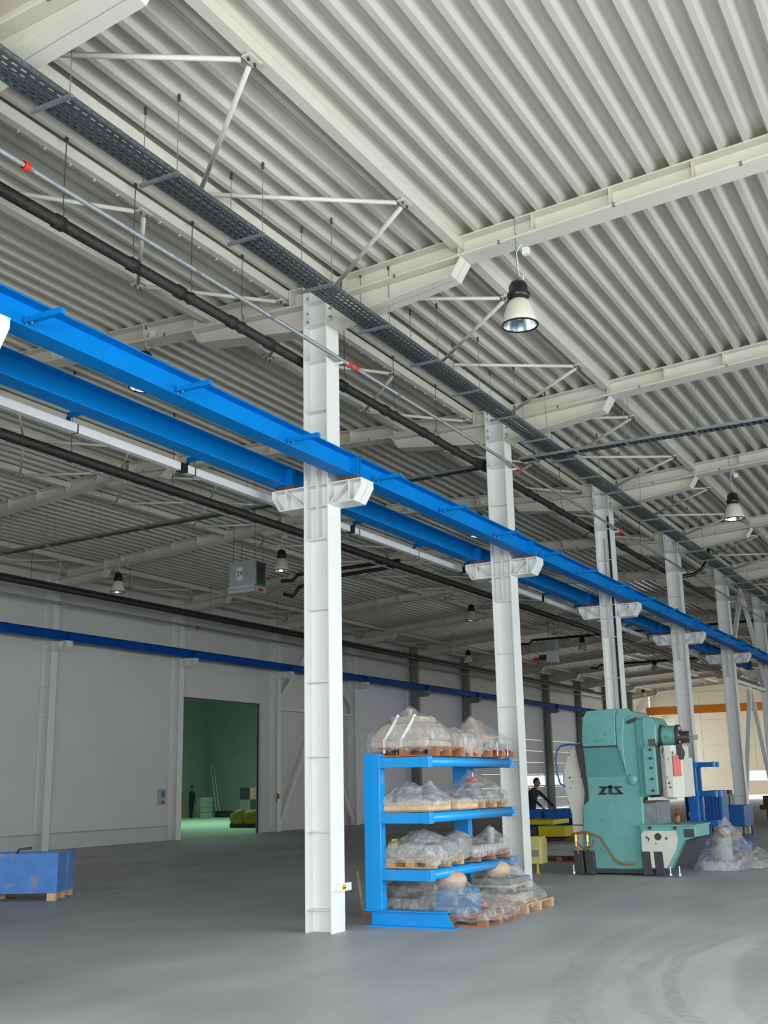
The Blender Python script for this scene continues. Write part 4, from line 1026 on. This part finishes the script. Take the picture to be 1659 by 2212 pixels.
# pneumatic valves and hose
MB().tube([(.0, -.06, .60), (.12, -.10, .72), (.36, -.10, .75), (.60, -.10, .66), (.74, -.10, .45), (.86, -.10, .26), (1.0, -.08, .20), (1.2, -.05, .20)], .018, 8).build('hose', 'hose', pr_, smooth=True)
MB().tube([(.10, -.12, .72), (.14, -.12, .58), (.30, -.13, .46), (.46, -.13, .50), (.50, -.12, .62)], .014, 8).build('hose', 'hose', pr_, smooth=True)
for x in (.16, .38):
    v = MB().lathe([(.001, .50), (.02, .50), (.02, .56), (.034, .57), (.034, .70), (.02, .74), (.001, .74)], (x, -.13, 0), 'z', 12).build('valve', 'brass', pr_)
MB().tube([(.16, -.13, .50), (.20, -.13, .36)], .02, 8).build('hose', 'hose', pr_)
MB().tube([(.32, -.13, .47), (.48, -.13, .40)], .02, 8).build('hose', 'brass', pr_)
MB().box(1.0, 1.1, -.03, 0, .17, .22).build('valve', 'brass', pr_)
# zts lettering, slab strokes
def slab(polys, x, z, s, m, parent):
    mb = MB()
    for p in polys: mb.prism([(x+q[0]*s, z+q[1]*s) for q in p], 'y', -.018, 0)
    return mb.build('lettering', m, parent, label='black block lettering')
Zp = [[(0, 1), (1.05, 1), (1.05, .78), (.1, .78)], [(.55, .8), (.95, .8), (.55, .2), (.1, .2)], [(.0, .22), (1.0, .22), (.95, 0), (-.08, 0)]]
Tp = [[(1.30, 1.18), (1.70, 1.12), (1.66, 0), (1.22, .05)], [(1.15, .98), (1.85, .98), (1.82, .80), (1.15, .80)], [(1.66, .2), (1.9, .2), (1.9, 0), (1.66, 0)]]
Sp = [[(1.98, 1), (3.0, 1), (3.0, .8), (1.98, .8)], [(1.98, .82), (2.42, .82), (2.92, .2), (2.5, .2)], [(2.0, .22), (3.05, .22), (3.1, 0), (2.0, 0)]]
slab(Zp+Tp+Sp, .62, 1.40, .145, 'ink', pr_)
bt = thing('bottle', 'amber bottle with pointed cap standing on the press bed', 'bottle', (2.02, PY-.02, .875))
MB().lathe([(.001, 0), (.042, 0), (.045, .02), (.045, .15), (.03, .19), (.018, .21), (.018, .23), (.001, .23)], n=16).build('body', 'amber', bt, smooth=True)
MB().lathe([(.022, .22), (.022, .25), (.008, .29), (.004, .34), (.001, .34)], n=12).build('cap', 'amber', bt)
MB().lathe([(.0455, .05), (.0455, .13)], n=16).build('paper_label', 'wooddark', bt)

# ------------------------------------------------------------------ things around the press
hp = thing('wrapped_part', 'tall pointed heap under crumpled clear film right of the press', 'machine part', (0, 0, 0))
lump([('b', 2.05, 2.65, 10.0, 10.9, .0, .16), ('c', (2.35, 10.4, .16), (2.35, 10.4, .62), .17), ('s', (2.40, 10.3, .66), .14, (1, 1, .8))], 'casting', 'greymach', hp, bevel=0)
lump([('c', (2.40, 10.12, .66), (2.44, 10.12, .70), .09)], 'brown_part', 'pink', hp)
tent('plastic_film', 1.92, 2.82, 9.55, 11.2, .02, [(2.42, 10.4, .93, .85)], 'filmclear', hp, .05, 91, .0, rim=.14, flare=.03)
hp2 = thing('wrapped_part', 'low crumpled heap of clear film at the right foot of the tall heap', 'machine part', (0, 0, 0))
lump([('b', 2.75, 3.0, 10.6, 11.3, .0, .14)], 'casting', 'greymach', hp2)
tent('plastic_film', 2.62, 3.12, 10.2, 11.6, .02, [(2.85, 11.0, .33, .5)], 'filmclear', hp2, .05, 97, .0, rim=.06)
bb = tag(MB().box(1.95, 2.05, 11.4, 11.8, 0, .40).build('blue_post', 'tabblue'), 'short blue block glimpsed between the press bed and the film heap', 'block')
bw_ = tag(MB().lathe([(.001, -.1), (.14, -.1), (.14, .1), (.001, .1)], (2.52, 11.5, .36), 'y', 20).build('wheel', 'tabblue'), 'blue round part behind the tall film heap', 'wheel')
# ribbed blue panel, blue cart
rb = thing('ribbed_bin', 'blue bin with upright ribs behind the lower arm of the deep blue rack', 'bin', (.37, 17.0, 0))
MB().box(0, .56, .05, .75, .58, 1.34).build('body', 'tabblue', rb)
for i in range(7): MB().box(.0+i*.085, .035+i*.085, 0, .05, .58, 1.34).build('rib', 'tabblue', rb)
for x in (.03, .47): MB().box(x, x+.06, .06, .12, 0, .58).build('leg', 'tabblue', rb); MB().box(x, x+.06, .66, .72, 0, .58).build('leg', 'tabblue', rb)
bc = thing('tool_cart', 'blue sheet metal cart on thin legs in front of the fourth column', 'cart', (-.62, 22.2, 0))
MB().box(0, 1.02, 0, 1.3, .28, .84).build('cart_body', 'tabblue', bc, bevel=.01)
MB().box(-.02, 1.04, -.02, 1.32, .83, .86).build('cart_rim', 'tabblue', bc)
for x in (.05, .93):
    for y in (.05, 1.22): MB().box(x, x+.04, y, y+.04, .06, .28).build('leg', 'dark', bc); MB().lathe([(.001, -.02), (.05, -.02), (.05, .02), (.001, .02)], (x+.02, y+.02, .05), 'x', 12).build('castor', 'dark', bc)
wm = thing('machine', 'white machine with dark top seen above the ribbed blue bin', 'machine', (-1.6, 26.2, 0))
MB().box(0, 1.0, 0, .8, 0, 1.12).build('body', 'white', wm); MB().box(.1, .75, .1, .6, 1.12, 1.25).build('top_unit', 'dark', wm)
for x in (.15, .5, .75): MB().box(x, x+.03, -.01, 0, .6, 1.1).build('seam', 'dark', wm)
dm = thing('machine', 'dark low machine at the right picture edge beyond the blue cart', 'machine', (-1.2, 33.0, 0))
MB().box(0, 2.2, 0, 1.2, .45, .62).build('table', 'dark', dm); MB().box(.2, 1.9, .2, 1.0, .1, .45).build('base', 'dark', dm); MB().box(.1, 1.3, .2, .9, .62, .95).build('head', 'rust', dm)
for i in range(6):
    pass
db = thing('dark_panel', 'black board with yellow sign seen through the gap of the deep blue rack', 'board', (.58, 14.9, 0))
MB().box(0, .42, 0, .06, .3, 1.25).build('board', 'blackgloss', db); MB().box(-.02, .44, -.02, .1, .62, .70).build('foot', 'yellow', db)
text('0', (.10, -.006, .84), (PI/2, 0, 0), .2, 'yellow', db)
MB().box(.1, .16, .06, .4, 0, .3).build('stand', 'dark', db); MB().box(.32, .38, .06, .4, 0, .3).build('stand', 'dark', db)
# yellow lift table, benches and cabinet left of the press
yt = thing('lift_table', 'yellow lift table left of the press under the blue benches', 'lift table', (-2.75, 13.0, 0))
MB().box(-.3, .55, .6, 1.7, .68, .78).build('table_top', 'yellow', yt); MB().box(.42, 1.05, -.02, .6, .44, .66).build('drawer_front', 'yellow', yt)
MB().box(.0, 1.0, .1, 1.4, .10, .40).build('scissor_base', 'dark', yt); MB().box(.1, .35, .05, .45, .48, .62).build('motor', 'iron', yt)
MB().bar((.0, .5, .15), (.9, .5, .62), .05, .05).build('scissor_arm', 'yellow', yt); MB().box(-.05, 1.1, 0, 1.5, 0, .10).build('floor_frame', 'dark', yt)
for lbl, bx0, by0 in (('blue bench with dark underside behind the yellow lift table, right one', -3.27, 15.9), ('blue bench the leaning man touches, left one', -4.38, 15.95)):
    tb = thing('work_bench', lbl, 'bench', (bx0, by0, 0))
    MB().box(0, .98, 0, .8, .86, .95).build('bench_top', 'tabblue', tb)
    MB().box(.08, .92, .70, .74, .12, .84).build('back_panel', 'deepblue', tb)
    for x in (0, .90):
        for y in (0, .70): MB().box(x, x+.10, y, y+.10, 0, .86).build('leg', 'tabblue', tb)
    MB().box(.1, .9, .0, .06, .74, .86).build('rail', 'tabblue', tb)
gc = thing('film_bundle', 'long grey film-wrapped bundle on dark pallet left of the press', 'bundle', (-1.75, 11.4, 0))
MB().box(0, .95, 0, .7, .13, .36).build('body', 'greymach', gc)
tent('plastic_film', -.02, .98, -.03, .75, .36, [(.5, .35, .02, .6)], 'film', gc, .02, 7, .20, rim=.01, n=24)
pallet('pallet', 'dark pallet under the long grey bundle left of the press', -1.78, 11.38, 0, 1.0, .78, 'wooddark')
ys = thing('jack_stand', 'pale yellow stand with bright yellow foot beside the second column', 'stand', (-.80, 8.5, 0))
MB().box(0, .24, 0, .35, .17, .62).build('body', 'paleyellow', ys, bevel=.015); MB().lathe([(.001, 0), (.05, 0), (.02, .03), (.018, .18), (.001, .18)], (.14, .05, 0), 'z', 10).build('foot', 'yellow', ys)
MB().lathe([(.001, 0), (.04, 0), (.02, .03), (.018, .18), (.001, .18)], (.05, .3, 0), 'z', 10).build('foot', 'yellow', ys); MB().box(.02, .22, .02, .33, .62, .66).build('top_plate', 'paleyellow', ys)
MB().box(.0, .2, -.004, 0, .30, .42).build('grey_patch', 'silver', ys)

# blue crate on pallet at the left
bc2 = thing('steel_crate', 'scuffed bright blue steel crate on wooden pallet at the left edge', 'crate', (-7.88, .84, 0), math.radians(29))
# local: x along visible long side, right front corner at x=2.05
MB().box(0, 2.05, 0, .02, .115, .70).build('front_side', 'crate', bc2); MB().box(0, 2.05, .98, 1.0, .115, .70).build('rear_side', 'crate', bc2)
MB().box(2.03, 2.05, .02, .98, .115, .70).build('end_side', 'crate', bc2); MB().box(0, .02, .02, .98, .115, .70).build('end_side', 'crate', bc2)
MB().box(.02, 2.03, .02, .98, .115, .13).build('bottom', 'crate', bc2)
MB().box(-.01, 2.06, -.01, .03, .69, .72).build('rim', 'crate', bc2); MB().box(2.02, 2.06, .03, .97, .69, .72).build('rim', 'crate', bc2)
MB().box(2.05, 2.065, .55, .75, .12, .70).build('end_rib', 'crate', bc2); MB().box(.1, 1.9, .1, .9, .13, .60).build('contents', 'iron', bc2, label='dark metal parts inside')
MB().tube([(1.2, .5, .60), (1.3, .4, .76), (1.5, .45, .78)], .02, 6).build('protruding_rod', 'dark', bc2)
plc = thing('pallet', 'weathered wooden pallet under the blue crate at the left', 'pallet', (-7.88, .84, 0), math.radians(29))
for y in (0, .45, .90):
    MB().box(.0, .14, y, y+.1, 0, .095).build('block', 'woodpale', plc); MB().box(.95, 1.09, y, y+.1, 0, .095).build('block', 'woodpale', plc); MB().box(1.90, 2.04, y, y+.1, 0, .095).build('block', 'woodpale', plc)
for x in (0, .95, 1.90): MB().box(x, x+.14, 0, 1.0, .095, .113).build('board', 'woodpale', plc)

# small boxes on the left wall
c1 = thing('control_box', 'small grey switch box with red key left of the green gate', 'control box', (XL+.0, 18.15, 1.15))
MB().box(0, .14, 0, .26, .0, .52).build('box_body', 'greymach', c1); MB().box(.14, .15, .05, .2, .04, .12).build('red_button', 'red', c1); MB().box(.14, .15, .04, .22, .25, .45).build('screen', 'bluecast', c1)
c2 = thing('control_box', 'small yellow and black hook hanging right of the green gate', 'control box', (-17.40, 24.6, 1.1))
MB().box(0, .06, 0, .12, 0, .34).build('box_body', 'brass', c2); MB().box(.06, .07, .02, .1, .1, .3).build('dark_face', 'dark', c2)

# next hall contents
lad = thing('ladder', 'pale aluminium ladder leaning in the green hall', 'ladder')
a_, b_ = Vector((-33.8, 42.6, 0)), Vector((-35.8, 44.5, 3.1))
for off in (0, .20):
    o_ = Vector((off, off*.2, 0)); MB().bar(a_+o_, b_+o_, .06, .09).build('rail', 'railgrey', lad)
for i in range(14):
    p = a_.lerp(b_, (i+.5)/14); MB().bar(p, p+Vector((.20, .04, 0)), .03, .03).build('rung', 'railgrey', lad)
for x, y, sx_, sy_, hh, m, lb, cat in ((-35.6, 40.2, .8, .9, .85, 'card', 'brown carton stack at the left in the green hall', 'carton'), (-34.1, 41.4, .5, .5, 1.15, 'boxpale', 'pale stacked boxes right of the dark figure in the green hall', 'box'), (-35.1, 42.2, .6, .6, 1.05, 'boxpale', 'lower pale box behind the dark figure in the green hall', 'box')):
    t = thing('box_stack', lb, cat, (x, y, 0)); n = 4
    for i in range(n): MB().box(0, sx_, 0, sy_, i*hh/n+.01, (i+1)*hh/n-.01).build('box', m, t)
ob = thing('crate_pile', 'orange brown box on dark base by the right side of the green gate', 'box', (-26.9, 36.2, 0))
MB().box(0, 1.6, 0, 1.0, 1.05, 1.65).build('upper_box', 'card', ob); MB().box(.1, 1.7, -.1, 1.1, 0, 1.05).build('dark_base', 'dark', ob)
ob2 = thing('machine', 'dark boxy machine left of the orange brown box in the green hall', 'machine', (-30.6, 40.2, 0))
MB().box(0.2, 1.3, 0, 1.0, 0, 1.0).build('body', 'greycast', ob2); MB().box(.1, .9, .1, .9, 1.0, 1.65).build('cabinet', 'dark', ob2)
lb3 = tag(MB().box(-33.8, -28.6, 42.4, 43.1, 0, .35).build('beam_stack', 'dark'), 'low dark stack along the back of the green hall', 'stack')
ym = thing('yellow_machine', 'low olive yellow rounded machine on the green floor inside the gate', 'machine', (-22.2, 28.4, 0))
MB().tube([(0, 0, .34), (.3, 0, .40), (.62, 0, .40)], [.26, .36, .34], 18).build('drum', 'olive', ym, smooth=True)
MB().tube([(.75, 0, .38), (1.1, 0, .40), (1.35, 0, .32)], [.34, .36, .26], 18).build('drum', 'olive', ym, smooth=True)
MB().box(.0, 1.3, -.25, .25, .0, .18).build('skid', 'dark', ym)

# ------------------------------------------------------------------ people
def person(name, label, loc, rz, lean=0, arms='down', scale=1.0):
    t = thing(name, label, 'person', loc, rz)
    # facing +Y ; joints
    J = {}
    hipz = .92; L = math.radians(lean)
    def up(p):  # lean about hips
        y, z = p[1], p[2]-hipz
        return (p[0], y*math.cos(L)+z*math.sin(L), hipz+z*math.cos(L)-y*math.sin(L))
    P = [(0, 0, .95), up((0, 0, 1.12)), up((0, .0, 1.34)), up((0, .0, 1.47)), up((0, .02, 1.56))]
    rad = [.145, .135, .155, .075, .055]; edges = [(0, 1), (1, 2), (2, 3), (3, 4)]
    def chain(st, pts, rs):
        pr0 = st
        for p, r in zip(pts, rs): P.append(p); rad.append(r); edges.append((pr0, len(P)-1)); pr0 = len(P)-1
    for s in (-1, 1):
        chain(0, [(s*.09, 0, .86), (s*.10, .04 if s > 0 else -.02, .50), (s*.11, .0 if s > 0 else -.10, .12), (s*.11, .0 if s > 0 else -.10, .06), (s*.115, .15 if s > 0 else .05, .035)], [.095, .065, .045, .045, .035])
        sh = up((s*.19, 0, 1.42))
        if arms == 'down' or (arms == 'one' and s < 0): pts = [sh, up((s*.24, -.02, 1.15)), up((s*.25, .06, .92))]
        else: pts = [sh, (s*.26, .38, 1.18), (s*.24, .62, 1.00)]
        chain(2, pts, [.06, .043, .03])
        w_ = Vector(pts[-1]); d_ = (w_-Vector(pts[-2])).normalized()
        hb_ = MB()
        for q in range(4): hb_.tube([w_+d_*.02+Vector(((q-1.5)*.02, 0, 0)), w_+d_*.10+Vector(((q-1.5)*.022, 0, -.005)), w_+d_*(.165-.012*abs(q-1.5))+Vector(((q-1.5)*.022, 0, -.02))], [.012, .010, .007], 6)
        hb_.tube([w_+d_*.03+Vector((-s*.03, 0, 0)), w_+d_*.09+Vector((-s*.06, 0, -.01))], [.013, .009], 6)
        hb_.ball(tuple(w_+d_*.055), .042, 8, (1, 1, .5)); hb_.build('hand', 'skin', t, smooth=True)
    me = bpy.data.meshes.new('body'); me.from_pydata(P, edges, [])
    ob_ = bpy.data.objects.new('body', me); COL.objects.link(ob_); ob_.parent = t
    ob_.modifiers.new('skin', 'SKIN'); sv = me.skin_vertices[0].data
    for i, r in enumerate(rad): sv[i].radius = (r, r*.78 if i < 3 else r)
    sv[0].use_root = True
    ss = ob_.modifiers.new('sub', 'SUBSURF'); ss.levels = 2; ss.render_levels = 2
    me.materials.append(MT['shirt'])
    hc = Vector(up((0, .03, 1.68)))
    hd = MB(); hd.ball(tuple(hc), .1, 14, (.78, .95, 1.18)); hd.tube([hc+Vector((0, .09, -.0)), hc+Vector((0, .12, -.03)), hc+Vector((0, .09, -.04))], [.012, .018, .012], 6)
    for s in (-1, 1): hd.ball((hc.x+s*.079, hc.y, hc.z), .025, 6, (.4, .8, 1.2))
    hd.tube([up((0, .01, 1.5)), hc+Vector((0, -.01, -.06))], [.055, .05], 10)
    head = hd.build('head', 'skin', t, smooth=True)
    for s in (-1, 1): MB().ball((hc.x+s*.03, hc.y+.088, hc.z+.012), .010, 6).build('eye', 'ink', head)
    MB().box(hc.x-.025, hc.x+.025, hc.y+.088, hc.y+.094, hc.z-.058, hc.z-.050).build('mouth', 'redlabel', head)
    hr = MB(); hr.ball((hc.x, hc.y-.018, hc.z+.028), .104, 12, (.82, .95, 1.08)); hr.build('hair', 'hair', head, smooth=True)
    return t
person('person', 'man in dark shirt leaning forward with hand on the blue bench', (-4.12, 17.05, 0), math.radians(-108), lean=20, arms='reach')
person('person', 'dark silhouetted person standing in the green hall', (-34.6, 41.2, 0), math.radians(-100), lean=3, arms='one', scale=1)
